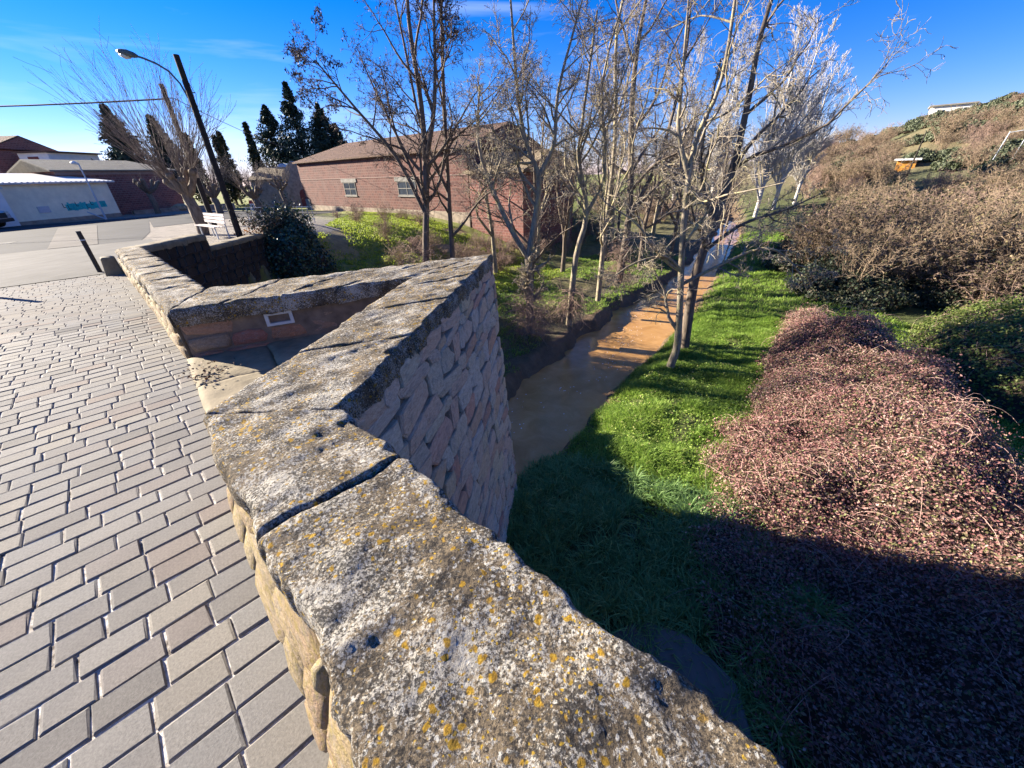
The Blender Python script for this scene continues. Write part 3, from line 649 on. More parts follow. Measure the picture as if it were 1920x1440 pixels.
bx = MB(); c0 = (13.28, -.02); bx.hexa([W(c0[0] + a, c0[1] + b_, -.17) for a, b_ in ((-.19, -.19), (.19, -.19), (.19, .15), (-.19, .15))][::-1], [W(c0[0] + a * .8, c0[1] + b_, .26) for a, b_ in ((-.19, -.13), (.19, -.13), (.19, .12), (-.19, .12))][::-1])
bo = bx.out('block', M['slabstone'], sb); md = bo.modifiers.new('b', 'BEVEL'); md.width = .03; md.segments = 2
def bollard(u, n, label):
    z = float(hvill(u, n)) if u > 13.6 else float(zpave(u)); t_ = thing('bollard', label, 'bollard', W(u, n, z), 'bollards at the bridge end')
    MB().tube([W(u, n, z - .1), W(u, n, z + .74)], .048, 10).out('post', M['black'], t_); MB().tube([W(u, n, z + .741), W(u, n, z + .765)], .052, 10).out('collar', M['grey_metal'], t_); MB().tube([W(u, n, z + .766), W(u, n, z + .95)], [.05, .046], 10).out('cap', M['black'], t_)
bollard(14.0, -.28, 'slim black bollard beside the stone block at the bridge end')
bollard(13.0, -2.15, 'slim black bollard on the far side of the bridge end'); bollard(21.8, -3.9, 'slim black bollard on the concrete apron by the asphalt')

# ------------------------------------------------------------------ poles, bench, fence, cable
def polepts(u, n, z0, h, k=6): return [W(u, n, z0 + h * i / (k - 1)) for i in range(k)]
LPx, LPy = -10.43, 15.9; lz = -.2; lu, ln = UN(LPx, LPy)
LP = thing('street_lamp', 'tall dark wooden pole with a curved arm and a street lamp head', 'street lamp', (LPx, LPy, lz))
MB().tube([(LPx, LPy, lz - .3), (LPx, LPy, 5.33)], [.115, .085], 10).out('pole', M['wood_pole'], LP)
dx, dy = -.985, .0
arm = [(LPx + dx * d, LPy + dy * d, z) for d, z in ((.06, 3.75), (.09, 4.2), (.2, 4.6), (.42, 4.92), (.75, 5.13), (1.1, 5.27), (1.3, 5.33))]
MB().tube(arm, .03, 8).out('arm', M['lampmetal'], LP)
hd = MB(); hd.tube([(LPx + dx * d, LPy, z) for d, z in ((1.25, 5.32), (1.35, 5.35), (1.55, 5.40), (1.75, 5.44), (1.84, 5.455))], [.04, .075, .10, .085, .05], 10); hd.out('lamp_head', M['lampmetal'], LP, True)
MB().tube([(LPx + dx * d, LPy, z - .05) for d, z in ((1.5, 5.36), (1.65, 5.39), (1.80, 5.43))], [.05, .085, .05], 10).out('lamp_glass', M['lamp_glass'], LP, True)
for z in (3.85, 4.35): MB().tube([(LPx - .15, LPy, z), (LPx + .2, LPy, z)], .015, 6).out('bracket', M['lampmetal'], LP)
MB().tube([(LPx + .1, LPy - .05, 4.7), (LPx + .2, LPy, 4.3), (LPx + .13, LPy - .09, 3.8), (LPx + .12, LPy - .1, 2.)], .008, 5).out('wire', M['black'], LP)
ux, uy = -15.57, 22.0; U2 = thing('utility_pole', 'leaner dark wooden pole with a pale band carrying the cable', 'utility pole', (ux, uy, -.3))
MB().tube([(ux, uy, -.5), (ux, uy, 5.72)], [.13, .095], 10).out('pole', M['wood_pole'], U2); MB().tube([(ux, uy, 1.95), (ux, uy, 2.15)], .125, 10).out('band', M['tan'], U2); MB().tube([(ux - .35, uy, 5.15), (ux + .3, uy, 5.2)], .02, 6).out('bracket', M['lampmetal'], U2)
def sag(p, q, s, k=14): return [tuple(np.array(p) * (1 - t) + np.array(q) * t - np.array([0, 0, s * 4 * t * (1 - t)])) for t in np.linspace(0, 1, k)]
cb = MB(); cb.tube(sag((ux, uy, 5.17), (-62, 26, 7.6), .7), .035, 5); tag(cb.out('overhead_cable', M['black']), 'thick dark overhead cable running from the banded pole over the road', 'cable')
cb = MB(); cb.tube(sag((ux + .3, uy, 5.2), (-30, 68, 5.5), .5), .016, 5); tag(cb.out('overhead_cable', M['black']), 'thin cable from the banded pole towards the chapel roof', 'cable')
bz = -.2; B1 = np.array([-12.35, 16.95]); B2 = np.array([-10.75, 15.75]); bd = (B2 - B1); bl = np.linalg.norm(bd); bd /= bl; bn = np.array([-bd[1], bd[0]]); bn = bn if bn @ np.array([1, -1.]) > 0 else -bn
BN = thing('park_bench', 'white slatted park bench beside the pollarded plane tree', 'bench', (*((B1 + B2) / 2), bz))
for i, (d, z) in enumerate(((.05, .42), (.17, .43), (.29, .43))): MB().box(B1, bd, bn, (0, bl), (d, d + .09), bz + z, bz + z + .03).out('seat_slat', M['bench_white'], BN)
for i, z in enumerate((.53, .65, .77)): MB().box(B1, bd, bn, (0, bl), (-.04 - .02 * i, -.015 - .02 * i), bz + z, bz + z + .095).out('back_slat', M['bench_white'], BN)
for t_ in (.25, bl - .25):
    MB().box(B1, bd, bn, (t_, t_ + .04), (.28, .32), bz - .05, bz + .42).out('leg', M['grey_metal'], BN); MB().box(B1, bd, bn, (t_, t_ + .04), (-.1, -.06), bz - .05, bz + .86).out('leg', M['grey_metal'], BN)
FN = thing('railing', 'low dark metal railing with upright bars behind the bench', 'railing', (-13.5, 23.5, -.3))
for i in range(15):
    p = np.array([-15.0, 24.2]) + np.array([.30, -.07]) * i; z = -.3; MB().box(p, (1, 0), (0, 1), (0, .025), (0, .025), z - .1, z + .72).out('bar', M['grey_metal'], FN)
for zz in (.08, .70): MB().box((-15.1, 24.25), (.974, -.227), (.227, .974), (0, 4.5), (-.03, -.01), -.3 + zz, -.27 + zz).out('rail', M['grey_metal'], FN)

# ------------------------------------------------------------------ buildings
def uvbox(o, a, sx=1.):
    me = o.data; uv = me.uv_layers.new(name='UVMap'); ax = Vector((*a, 0)).normalized()
    for p in me.polygons:
        for li in p.loop_indices:
            c = me.vertices[me.loops[li].vertex_index].co; nm = p.normal
            h = c.dot(ax) if abs(nm.dot(ax)) < .7 else c.dot(Vector((-ax.y, ax.x, 0)))
            uv.data[li].uv = (h * sx, c.z if abs(nm.z) < .8 else c.dot(Vector((-ax.y, ax.x, 0))))
    return o
def gable_roof(m, O, a, b, L0, L1, D, ze, zr, over=.35, hip0=0., hip1=0., th=.14):
    P = lambda l, d, z: (O[0] + a[0] * l + b[0] * d, O[1] + a[1] * l + b[1] * d, z)
    sl = (zr - ze) / (D / 2); e = ze - over * sl
    for k in (0, th):
        pass
    E0, E1 = P(L0 - over, -over, e), P(L1 + over, -over, e); F0, F1 = P(L0 - over, D + over, e), P(L1 + over, D + over, e); R0, R1 = P(L0 - over + hip0, D / 2, zr), P(L1 + over - hip1, D / 2, zr)
    up = lambda p: (p[0], p[1], p[2] + th)
    low = [E0, E1, F1, F0, R0, R1]; hi = [up(p) for p in low]; V = low + hi
    m.add(V, [(6, 7, 11, 10), (9, 10, 11, 8), (6, 10, 9), (7, 8, 11), (0, 4, 5, 1), (3, 2, 5, 4), (0, 3, 4), (1, 5, 2), (0, 1, 7, 6), (1, 2, 8, 7), (2, 3, 9, 8), (3, 0, 6, 9)]); return m
def gable_end(parent, O, a, b, l, D, ze, zr, over, mat, sgn, name='gable'):
    zr = zr - .02; m = MB(); P = lambda q, d, z: (O[0] + a[0] * q + b[0] * d, O[1] + a[1] * q + b[1] * d, z)
    V = [P(l, 0, ze), P(l, D, ze), P(l, D / 2, zr), P(l + sgn * (over + .03), 0, ze), P(l + sgn * (over + .03), D, ze), P(l + sgn * (over + .03), D / 2, zr)]
    m.add(V, [(0, 1, 2), (5, 4, 3), (0, 3, 4, 1), (1, 4, 5, 2), (2, 5, 3, 0)]); return uvbox(m.out(name, mat, parent), b)
def window(parent, O, a, nv_, l0, l1, z0, z1, lintel=True, nx=2, nz=2, mull=M['lintel']):
    f = MB()
    for i in range(nx + 1):
        x = l0 + (l1 - l0 - .06) * i / nx; f.box(O, a, nv_, (x, x + .06), (.0, .05), z0, z1)
    for j in range(nz + 1):
        z = z0 + (z1 - z0 - .06) * j / nz; f.box(O, a, nv_, (l0 + .062, l1 - .062), (.004, .046), z, z + .06)
    wf = f.out('window', mull, parent)
    for i in range(nx):
        for j in range(nz):
            xw = (l1 - l0 - .06) / nx; zw = (z1 - z0 - .06) / nz
            MB().box(O, a, nv_, (l0 + .06 + xw * i, l0 + xw * (i + 1)), (.01, .02), z0 + .06 + zw * j, z0 + zw * (j + 1)).out('pane', M['glass_dark'], wf)
    if lintel: MB().box(O, a, nv_, (l0 - .35, l1 + .35), (.0, .07), z1 + .01, z1 + .34).out('lintel', M['lintel'], parent); MB().box(O, a, nv_, (l0 - .1, l1 + .1), (.0, .1), z0 - .12, z0 - .01).out('sill', M['lintel'], parent)
ba = np.array([.761, -.648]); bnv = np.array([-.648, -.761]); bb = -bnv; P0 = np.array([-25.04, 53.02])
def barn(name, label, L0, L1, D, z0, ze, zr, mat, rmat, hips=(0, 0), wins=(), over=.35):
    c = P0 + ba * (L0 + L1) / 2; t_ = thing(name, label, 'barn', (*c, z0))
    wl = MB(); wl.box(P0, ba, bb, (L0, L1), (0, D), z0 - 2.8, ze); wo_ = uvbox(wl.out('wall', mat, t_), ba)
    rf = MB(); gable_roof(rf, P0, ba, bb, L0, L1, D, ze, zr, over, *hips); uvbox(rf.out('roof', rmat, t_), ba)
    if not hips[1]: gable_end(t_, P0, ba, bb, L1, D, ze, zr, over, mat, 1)
    for w_ in wins: window(t_, P0, ba, bnv, *w_)
    return t_
t1 = barn('brick_barn', 'long red brick barn with old brown tiled hipped roof on the grass field', 0, 29, 10, -1.5, 3.57, 5.35, M['brick'], M['tile'], (4, 0), [(9.9, 12.2, .14, 1.36), (19.6, 22.3, .2, 1.36)])
MB().box(P0, ba, bnv, (-.03, 1.1), (.0, .06), -1.8, -.35).out('corner_patch', M['lintel'], t1); MB().box(P0, ba, bnv, (1.12, 28.9), (.0, .05), -3.4, -1.0).out('plinth', M['chapel_stone'], t1)
MB().box(P0, ba, bnv, (.02, 28.9), (.0, .035), 1.72, 1.78).out('string_course', M['brick2'], t1)
MB().tube([(*(P0 + ba * 3.6 + bb * 5), 5.3), (*(P0 + ba * 3.6 + bb * 5), 5.75)], [.18, .1], 8).out('finial', M['tile'], t1)
t2 = barn('brick_barn', 'lower brick barn with weathered ochre tiles adjoining the long barn', 29.1, 34.5, 7, -1.7, 1.9, 3.1, M['brick2'], M['tile2'], (0, 0), [])
# cream shed with tin roof
sa = np.array([1.04, 7.74]); sp0 = np.array([-38.21, 32.8]); sp1 = np.array([-37.17, 40.54]); sa = (sp1 - sp0); sL = np.linalg.norm(sa); sa /= sL; sn = np.array([sa[1], -sa[0]]); sbk = -sn
SH = thing('cream_shed', 'low cream rendered shed with bright tin roof and teal paint on its wall', 'shed', (*((sp0 + sp1) / 2), -.7))
MB().box(sp0, sa, sbk, (-.6, sL), (0, 7), -1.3, 2.02).out('wall', M['cream'], SH)
rf = MB(); e0 = [(*(sp0 + sa * l + sbk * d), z) for l, d, z in ((-1.6, -.45, 2.03), (sL + .4, -.45, 2.03), (sL + .4, 7.2, 2.85), (-1.6, 7.2, 2.85))]; rf.hexa(e0 if True else 0, [(x, y, z + .12) for x, y, z in e0])
rfo = rf.out('roof', M['tin'], SH)
for i in range(26): MB().box(sp0, sa, sbk, (-1.5 + i * .38, -1.38 + i * .38), (-.47, -.44), 2.10, 2.19).out('rib', M['tin'], rfo)
MB().box(sp0, sa, sn, (-.6, sL), (.0, .03), -1.3, -.55).out('plinth', M['chapel_stone'], SH)
MB().box(sp0, sa, sn, (1.55, 2.35), (.0, .06), -.05, .42).out('meter_box', M['grey_metal'], SH)
rr = np.random.default_rng(3); gp = MB()
for i in range(16):
    l = 3.6 + i * .165; h = rr.uniform(.15, .3); gp.box(sp0, sa, sn, (l, l + .165 - .004), (.002, .006), -.02 - h * .3 + .1 * rr.random(), .28 + h + .05 * math.sin(i))
gp.box(sp0, sa, sn, (6.35, 6.9), (.002, .006), .05, .55); gp.out('teal_paint_patch', M['teal'], SH)
gl = MB()
for i, (l, z) in enumerate(((3.4, .45), (3.75, .3), (4.4, .5), (5.2, .28), (5.6, .52))):
    gl.box(sp0, sa, sn, (l, l + .05), (.007, .010), z - .25, z + .1); gl.box(sp0, sa, sn, (l + .052, l + .2), (.007, .010), z - .25, z - .2)
gl.out('lettering_stroke', M['ink'], SH)
LW = thing('white_annex', 'bright white annex wall at the end of the cream shed', 'building', (-39.6, 30.6, -.7)); MB().box(sp0, sa, sbk, (-6, -.65), (-.9, 5), -1.3, 1.75).out('wall', M['white_wall'], LW); MB().box(sp0, sa, sbk, (-6.2, -.61), (-1.2, 5.2), 1.752, 1.9).out('roof', M['tin'], LW)
# brick warehouse behind
w0 = np.array([-41.0, 42.0]); w1 = np.array([-37.82, 49.85]); wA = w1 - w0; wLn = np.linalg.norm(wA); wA /= wLn; wN = np.array([wA[1], -wA[0]])
WH = thing('brick_warehouse', 'dark red brick warehouse with grey fibre roof behind the cream shed', 'warehouse', (*((w0 + w1) / 2), -.9))
wl = MB(); wl.box(w0, wA, -wN, (-1.5, wLn), (0, 7), -1.6, 3.1); uvbox(wl.out('wall', M['brick2'], WH), wA)
rf = MB(); gable_roof(rf, w0, wA, -wN, -1.5, wLn, 7, 3.12, 4.0, .4, 0, 2.5); uvbox(rf.out('roof', M['fibre'], WH), wA)
MB().box(w0, wA, wN, (-1.5, wLn), (.0, .12), 2.75, 3.0).out('cornice', M['brick2'], WH)
KB = thing('planter_wall', 'low dark kerb wall in front of the brick warehouse', 'low wall', (-36, 47, -.9)); MB().box(w0, wA, wN, (2.2, 13), (1.6, 2.0), -1.4, -.55).out('wall', M['chapel_stone'], KB)
def lump(name, c, r, mat, label, cat, seed=1, sq=.6):
    rg = np.random.default_rng(seed); bm_ = bmesh.new(); bmesh.ops.create_icosphere(bm_, subdivisions=2, radius=1)
    for v in bm_.verts: v.co = Vector((v.co.x * r, v.co.y * r, max(v.co.z, -.2) * r * sq)) * (1 + .25 * rg.uniform(-1, 1)) + Vector(c)
    me = bpy.data.meshes.new(name); bm_.to_mesh(me); bm_.free(); me.materials.append(mat); o = bpy.data.objects.new(name, me); COL.objects.link(o); return tag(o, label, cat)
pc = w0 + wA * 4.4 + wN * 1.2; rc = thing('red_crate', 'flat red plastic crate at the foot of the brick warehouse', 'crate', (*pc, -.8))
MB().box(pc, wA, wN, (-.9, .9), (-.3, .3), -1.0, -.62).out('box', M['red'], rc); MB().box(pc, wA, wN, (-.95, .95), (-.35, .35), -.619, -.55).out('rim', M['red'], rc)
pc = w0 + wA * 7 + wN * 1.3; lump('rubble_heap', (*pc, -.75), .9, M['tan'], 'heap of tan stones at the foot of the brick warehouse', 'heap', 4)
# brick house and white house at the far left
hA = np.array([1., 0.]); hN = np.array([0., -1.]); h0 = np.array([-67., 55.])
BH = thing('brick_house', 'tall red brick house gable above the tin roofed shed', 'house', (-68, 57, -.9)); wl = MB(); wl.box(h0, hA, -hN, (-6, 4.4), (0, 8), -1.5, 6.1); uvbox(wl.out('wall', M['brick2'], BH), hA); rf = MB(); gable_roof(rf, h0, hA, -hN, -6, 4.4, 8, 6.12, 7.6, .2); uvbox(rf.out('roof', M['tile'], BH), hA); gable_end(BH, h0, hA, -hN, 4.4, 8, 6.12, 7.6, .2, M['brick2'], 1)
WHs = thing('white_house', 'white house with balcony railing and brown shutter between the brick buildings', 'house', (-58, 57, -.9))
MB().box(h0, hA, -hN, (6.2, 9.9), (1.2, 8), -1.5, 5.6).out('wall', M['white_wall'], WHs); MB().box(h0, hA, -hN, (6.0, 10.2), (.9, 8.2), 5.61, 5.8).out('roof', M['tile'], WHs)
wl = MB(); wl.box(h0, hA, -hN, (5.95, 14.8), (0, 1.19), -1.5, 3.6); uvbox(wl.out('terrace_wall', M['brick2'], WHs), hA)
MB().box(h0, hA, -hN, (7.3, 8.6), (1.14, 1.19), 3.65, 5.2).out('shutter', M['door_red'], WHs)
for i in range(16): MB().box(h0, hA, -hN, (6.1 + i * .25, 6.14 + i * .25), (.1, .14), 3.61, 4.4).out('baluster', M['black'], WHs)
MB().box(h0, hA, -hN, (6.05, 10.0), (.09, .15), 4.401, 4.46).out('handrail', M['black'], WHs); MB().box(h0, hA, -hN, (10.1, 13.6), (.05, .25), 3.61, 4.65).out('balustrade', M['white_wall'], WHs)
# stone chapel-like building
CHp = thing('stone_chapel', 'rough stone building with gable and arched red door beyond the road', 'chapel', (-30, 61, -1.4))
ca = np.array([1., .0]); cn = np.array([0., -1.])
MB().box((-36.5, 62), ca, -cn, (0, 7), (0, 8), -2.2, 1.9).out('wall', M['chapel_stone'], CHp)
rf = MB(); gable_roof(rf, (-36.5, 62), ca, -cn, 0, 7, 8, 1.92, 3.4, .3); uvbox(rf.out('roof', M['tile2'], CHp), ca)
gb = MB(); G = [(-31.4, 61.3), (-27.6, 61.3), (-27.6, 66), (-31.4, 66)]; gb.prism(G, -2.2, 2.6); gb.add([(-31.4, 61.3, 2.601), (-27.6, 61.3, 2.601), (-27.6, 66, 2.601), (-31.4, 66, 2.601), (-29.8, 61.3, 4.1), (-29.8, 66, 4.1)], [(0, 1, 4), (3, 5, 2), (0, 4, 5, 3), (1, 2, 5, 4)]); gb.out('gable', M['chapel_stone'], CHp)
dm = MB(); pts = [(-29.6, -2.0), (-28.2, -2.0), (-28.2, -.1)] + [(-28.9 + .7 * math.cos(t), -.1 + .7 * math.sin(t)) for t in np.linspace(0, math.pi, 9)[1:-1]] + [(-29.6, -.1)]
k = len(pts); dm.add([(x, 61.24, z) for x, z in pts] + [(x, 61.29, z) for x, z in pts], [tuple(range(k)), tuple(range(k, 2 * k))[::-1]] + [(i, k + i, k + (i + 1) % k, (i + 1) % k) for i in range(k)]); dm.out('door', M['door_red'], CHp)
TR = thing('tin_roof_shed', 'shed with a pale blue grey tin roof behind the stone building', 'shed', (-33.5, 72, -1.2)); MB().box((-37.5, 71), ca, -cn, (0, 7.5), (0, 6), -2, 2.7).out('wall', M['white_wall'], TR)
rf = MB(); gable_roof(rf, (-37.5, 71), ca, -cn, 0, 7.5, 6, 2.72, 4.1, .3); rf.out('roof', plain('blue_tin', (.42, .50, .52), .5, .1, 3, .1), TR)
BNx = thing('litter_bin', 'small white and red bin on the road near the stone building', 'bin', (-31.0, 51.5, -1.3)); MB().tube([(-31, 51.5, -1.6), (-31, 51.5, -.6)], .28, 10).out('body', M['white_paint'], BNx); MB().tube([(-31, 51.5, -.599), (-31, 51.5, -.25)], [.29, .2], 10).out('lid', M['red'], BNx)
# pale street lamp
pl = (-34.5, 36.0); PLm = thing('street_lamp', 'thin pale grey street lamp in front of the cream shed', 'street lamp', (*pl, -.75))
MB().tube([(*pl, -1.0), (*pl, 3.35)], [.07, .045], 8).out('pole', M['grey_metal'], PLm); MB().tube([(pl[0], pl[1], 3.351), (pl[0] - .25, pl[1] - .05, 3.45), (pl[0] - .5, pl[1] - .1, 3.44)], [.05, .14, .07], 8).out('lamp_head', M['white_paint'], PLm, True)
MB().tube([(pl[0] - 1.1, pl[1] - .2, -.15), (pl[0] - .02, pl[1], -.75)], .05, 6).out('brace', M['grey_metal'], PLm)

# car at the far left
def car(loc, rz):
    t_ = thing('parked_car', 'silver grey off-road car parked by the cream shed', 'car', (0, 0, 0))
    prof = [(-2.2, .45), (-2.25, .95), (-1.9, 1.1), (-1.65, 1.72), (.35, 1.78), (.95, 1.18), (2.05, 1.05), (2.28, .85), (2.3, .42)]
    k = len(prof); V = []; 
    for y, sc in ((-.86, .97), (-.9, 1.), (.9, 1.), (.86, .97)):
        for x, z in prof: V.append((x * (sc if abs(y) < .88 else 1), y * (1 if z < 1.15 else .84), z))
    F = [tuple(range(k)), tuple(range(3 * k, 4 * k))[::-1]] + [(r_ * k + (i + 1) % k, r_ * k + i, (r_ + 1) * k + i, (r_ + 1) * k + (i + 1) % k) for r_ in range(3) for i in range(k)]
    bo = part('body', V, F, M['car_paint'], t_); md = bo.modifiers.new('b', 'BEVEL'); md.width = .05; md.segments = 2
    MB().add([(.99, -.70, 1.2), (.99, .70, 1.2), (.43, .66, 1.72), (.43, -.66, 1.72)], [(0, 1, 2, 3)]).out('windscreen', M['glass_dark'], t_)
    for s in (-1, 1):
        MB().add([(-1.55, s * .80, 1.2), (.75, s * .80, 1.2), (.3, s * .775, 1.66), (-1.45, s * .775, 1.66)], [(0, 1, 2, 3)]).out('side_window', M['glass_dark'], t_)
        hl = MB(); hl.box((2.2, s * .62), (1, 0), (0, 1), (0, .1), (-.18, .18), .82, 1.0); hl.out('headlight', M['lamp_glass'], t_)
        for x in (-1.45, 1.45):
            wh = MB().tube([(x, s * .93, .37), (x, s * .70, .37)], .37, 14).out('wheel', M['tyre'], t_); MB().tube([(x, s * .945, .37), (x, s * .931, .37)], .22, 12).out('rim', M['grey_metal'], wh)
    MB().box((2.24, 0), (1, 0), (0, 1), (0, .08), (-.4, .4), .62, .95).out('grille', M['black'], t_); MB().box((2.2, 0), (1, 0), (0, 1), (0, .16), (-.85, .85), .36, .58).out('bumper', M['black'], t_)
    t_.location = loc; t_.rotation_euler = (0, 0, rz)
car((-37.7, 28.8, -.68), math.radians(25))

# ------------------------------------------------------------------ trees
def norm(v):
    l = math.sqrt(v[0] ** 2 + v[1] ** 2 + v[2] ** 2) or 1; return (v[0] / l, v[1] / l, v[2] / l)
def walk(R, p, d, L_, n, wob, trop):
    pts = [p]; st = L_ / n
    for i in range(n):
        d = norm((d[0] + R.gauss(0, wob), d[1] + R.gauss(0, wob), d[2] + R.gauss(0, wob) + trop)); p = (p[0] + d[0] * st, p[1] + d[1] * st, p[2] + d[2] * st); pts.append(p)
    return pts
def spawn(R, pts, rad, t, ang):
    k = len(pts) - 1; x = t * k; i = min(int(x), k - 1); f = x - i
    p = tuple(pts[i][j] * (1 - f) + pts[i + 1][j] * f for j in range(3)); d = norm(tuple(pts[i + 1][j] - pts[i][j] for j in range(3))); r = rad[i] * (1 - f) + rad[i + 1] * f
    a = R.uniform(0, 2 * math.pi); h = (0, 0, 1) if abs(d[2]) < .9 else (1, 0, 0)
    e1 = norm((d[1] * h[2] - d[2] * h[1], d[2] * h[0] - d[0] * h[2], d[0] * h[1] - d[1] * h[0])); e2 = (d[1] * e1[2] - d[2] * e1[1], d[2] * e1[0] - d[0] * e1[2], d[0] * e1[1] - d[1] * e1[0])
    c, s = math.cos(ang), math.sin(ang); q = [e1[j] * math.cos(a) + e2[j] * math.sin(a) for j in range(3)]
    return p, norm(tuple(d[j] * c + q[j] * s for j in range(3))), r
def grow(R, stems, levels, rmin=.006):
    """stems: [(pts, radii)]; levels: (count, t0, lenratio, angle, segs, wobble, tropism). returns list per level"""
    out = [stems]; cur = stems
    for cnt, t0, lr, an, sg, wb, tr in levels:
        nxt = []
        for pts, rad in cur:
            Lp = sum(math.dist(pts[i], pts[i + 1]) for i in range(len(pts) - 1))
            for k in range(cnt if isinstance(cnt, int) else max(1, int(round(Lp * cnt)))):
                t = t0 + (1 - t0) * (R.random() ** .8)
                p, d, r = spawn(R, pts, rad, min(t, .999), an * R.uniform(.7, 1.35)); l = Lp * lr * R.uniform(.6, 1.25) * (1.15 - .55 * t); r0 = max(min(r * .6, r), rmin)
                pp = walk(R, p, d, l, sg, wb, tr); nxt.append((pp, [max(r0 * (1 - .8 * i / sg), rmin * .7) for i in range(sg + 1)]))
        out.append(nxt); cur = nxt
    return out
def curve(pts, k=3):                      # Catmull-Rom through the given points
    P = [np.array(p, float) for p in pts]; P = [2 * P[0] - P[1]] + P + [2 * P[-1] - P[-2]]; o = []
    for i in range(1, len(P) - 2):
        for j in range(k):
            t = j / k; a, b, c, d = P[i - 1], P[i], P[i + 1], P[i + 2]
            o.append(tuple(.5 * (2 * b + (c - a) * t + (2 * a - 5 * b + 4 * c - d) * t * t + (3 * b - a - 3 * c + d) * t ** 3)))
    return o + [tuple(P[-2])]
def stem(pts, r0, r1, k=3):
    c = curve(pts, k); n = len(c); return (c, [r0 + (r1 - r0) * i / (n - 1) for i in range(n)])
LV = [(12, .18, .40, .75, 8, .16, .05), (8, .12, .46, .75, 6, .2, .03), (7, .12, .5, .8, 4, .24, .0), (4, .2, .55, .8, 3, .27, -.02)]
def build_tree(name, label, group, loc, stems, levels, seed, mt='bark', mw='twig', pods=0, cat='tree', rmin=.006):
    R = random.Random(seed); t_ = thing(name, label, cat, loc, group); lv = grow(R, stems, levels, rmin)
    V, F = tubes(lv[0], 9); part('trunk', V, F, M[mt], t_, True)
    V, F = tubes(lv[1], 6); part('limbs', V, F, M[mt], t_, True)
    sets = [tubes(l, s) for l, s in zip(lv[2:], (4, 3, 3))]; Vs, Fs, b = [], [], 0
    for V, F in sets: Vs.append(V); Fs.append(F + b); b += len(V)
    part('crown', np.concatenate(Vs), np.concatenate(Fs), M[mw], t_)
    if pods:
        rg = np.random.default_rng(seed); tw = lv[-1]; pp = np.array([p[0][int(rg.integers(1, len(p[0])))] for p in (tw[i] for i in rg.integers(0, len(tw), pods))])
        V, F, A = leaves(pp + rg.normal(0, .03, pp.shape), None, (.035, .08), rg, hang=True); part('seed_pods', V, F, M['pod'], t_, attr=A)
    return t_
def leaves(P, N, size, rg, hang=False, tilt=.7, aspect=1.5):
    """small folded leaf blades: 4 verts, 2 triangles each"""
    n = len(P); s = rg.uniform(*size, n)[:, None]
    if hang: D = np.tile([0, 0, -1.], (n, 1)) + rg.normal(0, .35, (n, 3)); Nn = rg.normal(0, 1, (n, 3))
    else:
        Nn = (N if N is not None else np.tile([0, 0, 1.], (n, 1))) + rg.normal(0, tilt, (n, 3)); D = rg.normal(0, 1, (n, 3))
    Nn /= np.linalg.norm(Nn, axis=1, keepdims=True) + 1e-9; D -= Nn * (D * Nn).sum(1, keepdims=True); D /= np.linalg.norm(D, axis=1, keepdims=True) + 1e-9; B = np.cross(Nn, D)
    V = np.stack([P, P + D * s * .5 + B * s / aspect * .5 + Nn * s * .12, P + D * s, P + D * s * .5 - B * s / aspect * .5 + Nn * s * .12], 1).reshape(-1, 3)
    i = np.arange(n)[:, None] * 4; F = np.concatenate([i + [[0, 1, 2]], i + [[0, 2, 3]]], 1).reshape(-1, 3)
    return V, F, np.repeat(rg.random(n), 2)
def G(x, y): return float(ground(*UN(x, y)))
G1 = 'bare trees along the river'
RZ = CZ                                    # photo measurements below are relative to the camera height
def rel(l): return [(x, y, z + RZ) for x, y, z in l]
build_tree('robinia_tree', 'tall dark bare tree hung with black seed pods behind the parapet tip', G1, (-3.4, 16, G(-3.4, 16)),
    [stem(rel([(-3.5, 16, -5.6), (-3.35, 16, -3.0), (-2.95, 16, -.2), (-2.8, 16, 2.1), (-2.9, 16.1, 4.3), (-2.7, 16, 6.2)]), .16, .035), stem(rel([(-3.15, 16, -1.2), (-3.8, 15.6, .6), (-4.8, 15.2, 2.0), (-5.7, 15, 3.2)]), .08, .02), stem(rel([(-2.9, 16, .4), (-2.3, 15.8, 2.2), (-2.0, 15.9, 5.0)]), .10, .03)],
    [(14, .3, .40, .7, 8, .14, .05), (8, .2, .45, .7, 6, .18, .03), (7, .2, .45, .8, 4, .22, -.01), (3, .3, .5, .8, 3, .25, -.03)], 1, 'bark_dark', 'twig_dark', 4200, rmin=.007)
build_tree('robinia_tree', 'slender straight bare tree just right of the pod hung tree', G1, (-2.4, 17, G(-2.4, 17)),
    [stem(rel([(-2.45, 17, -5.4), (-2.38, 17, -2.8), (-2.27, 17, -.2), (-2.05, 17, 3.7), (-1.7, 17, 7.0)]), .13, .03), stem(rel([(-2.3, 17, -.6), (-3.0, 16.8, 1.4), (-3.3, 16.9, 4.0), (-3.6, 17, 6.4)]), .07, .02)], LV, 2, 'bark_dark', 'twig_dark', 900)
build_tree('robinia_tree', 'forked bare tree with vine draped foot at the eroded bank', G1, (.83, 14.5, G(.83, 14.5)),
    [stem(rel([(.85, 14.5, -5.7), (.78, 14.5, -4.2), (.74, 14.5, -2.75)]), .17, .15), stem(rel([(.74, 14.5, -2.75), (.15, 14.5, -1.75), (-.43, 14.5, -.5), (-.85, 14.5, .9), (-.7, 14.6, 2.4)]), .11, .03), stem(rel([(.74, 14.5, -2.75), (1.03, 14.5, -1.2), (1.11, 14.5, -.1), (.70, 14.5, .85), (.45, 14.6, 2.2), (.3, 14.6, 4.3)]), .12, .03), stem(rel([(1.11, 14.5, -.1), (1.6, 14.5, .8), (1.7, 14.5, 2.2), (2.3, 14.4, 4.2)]), .09, .025)], LV, 3)
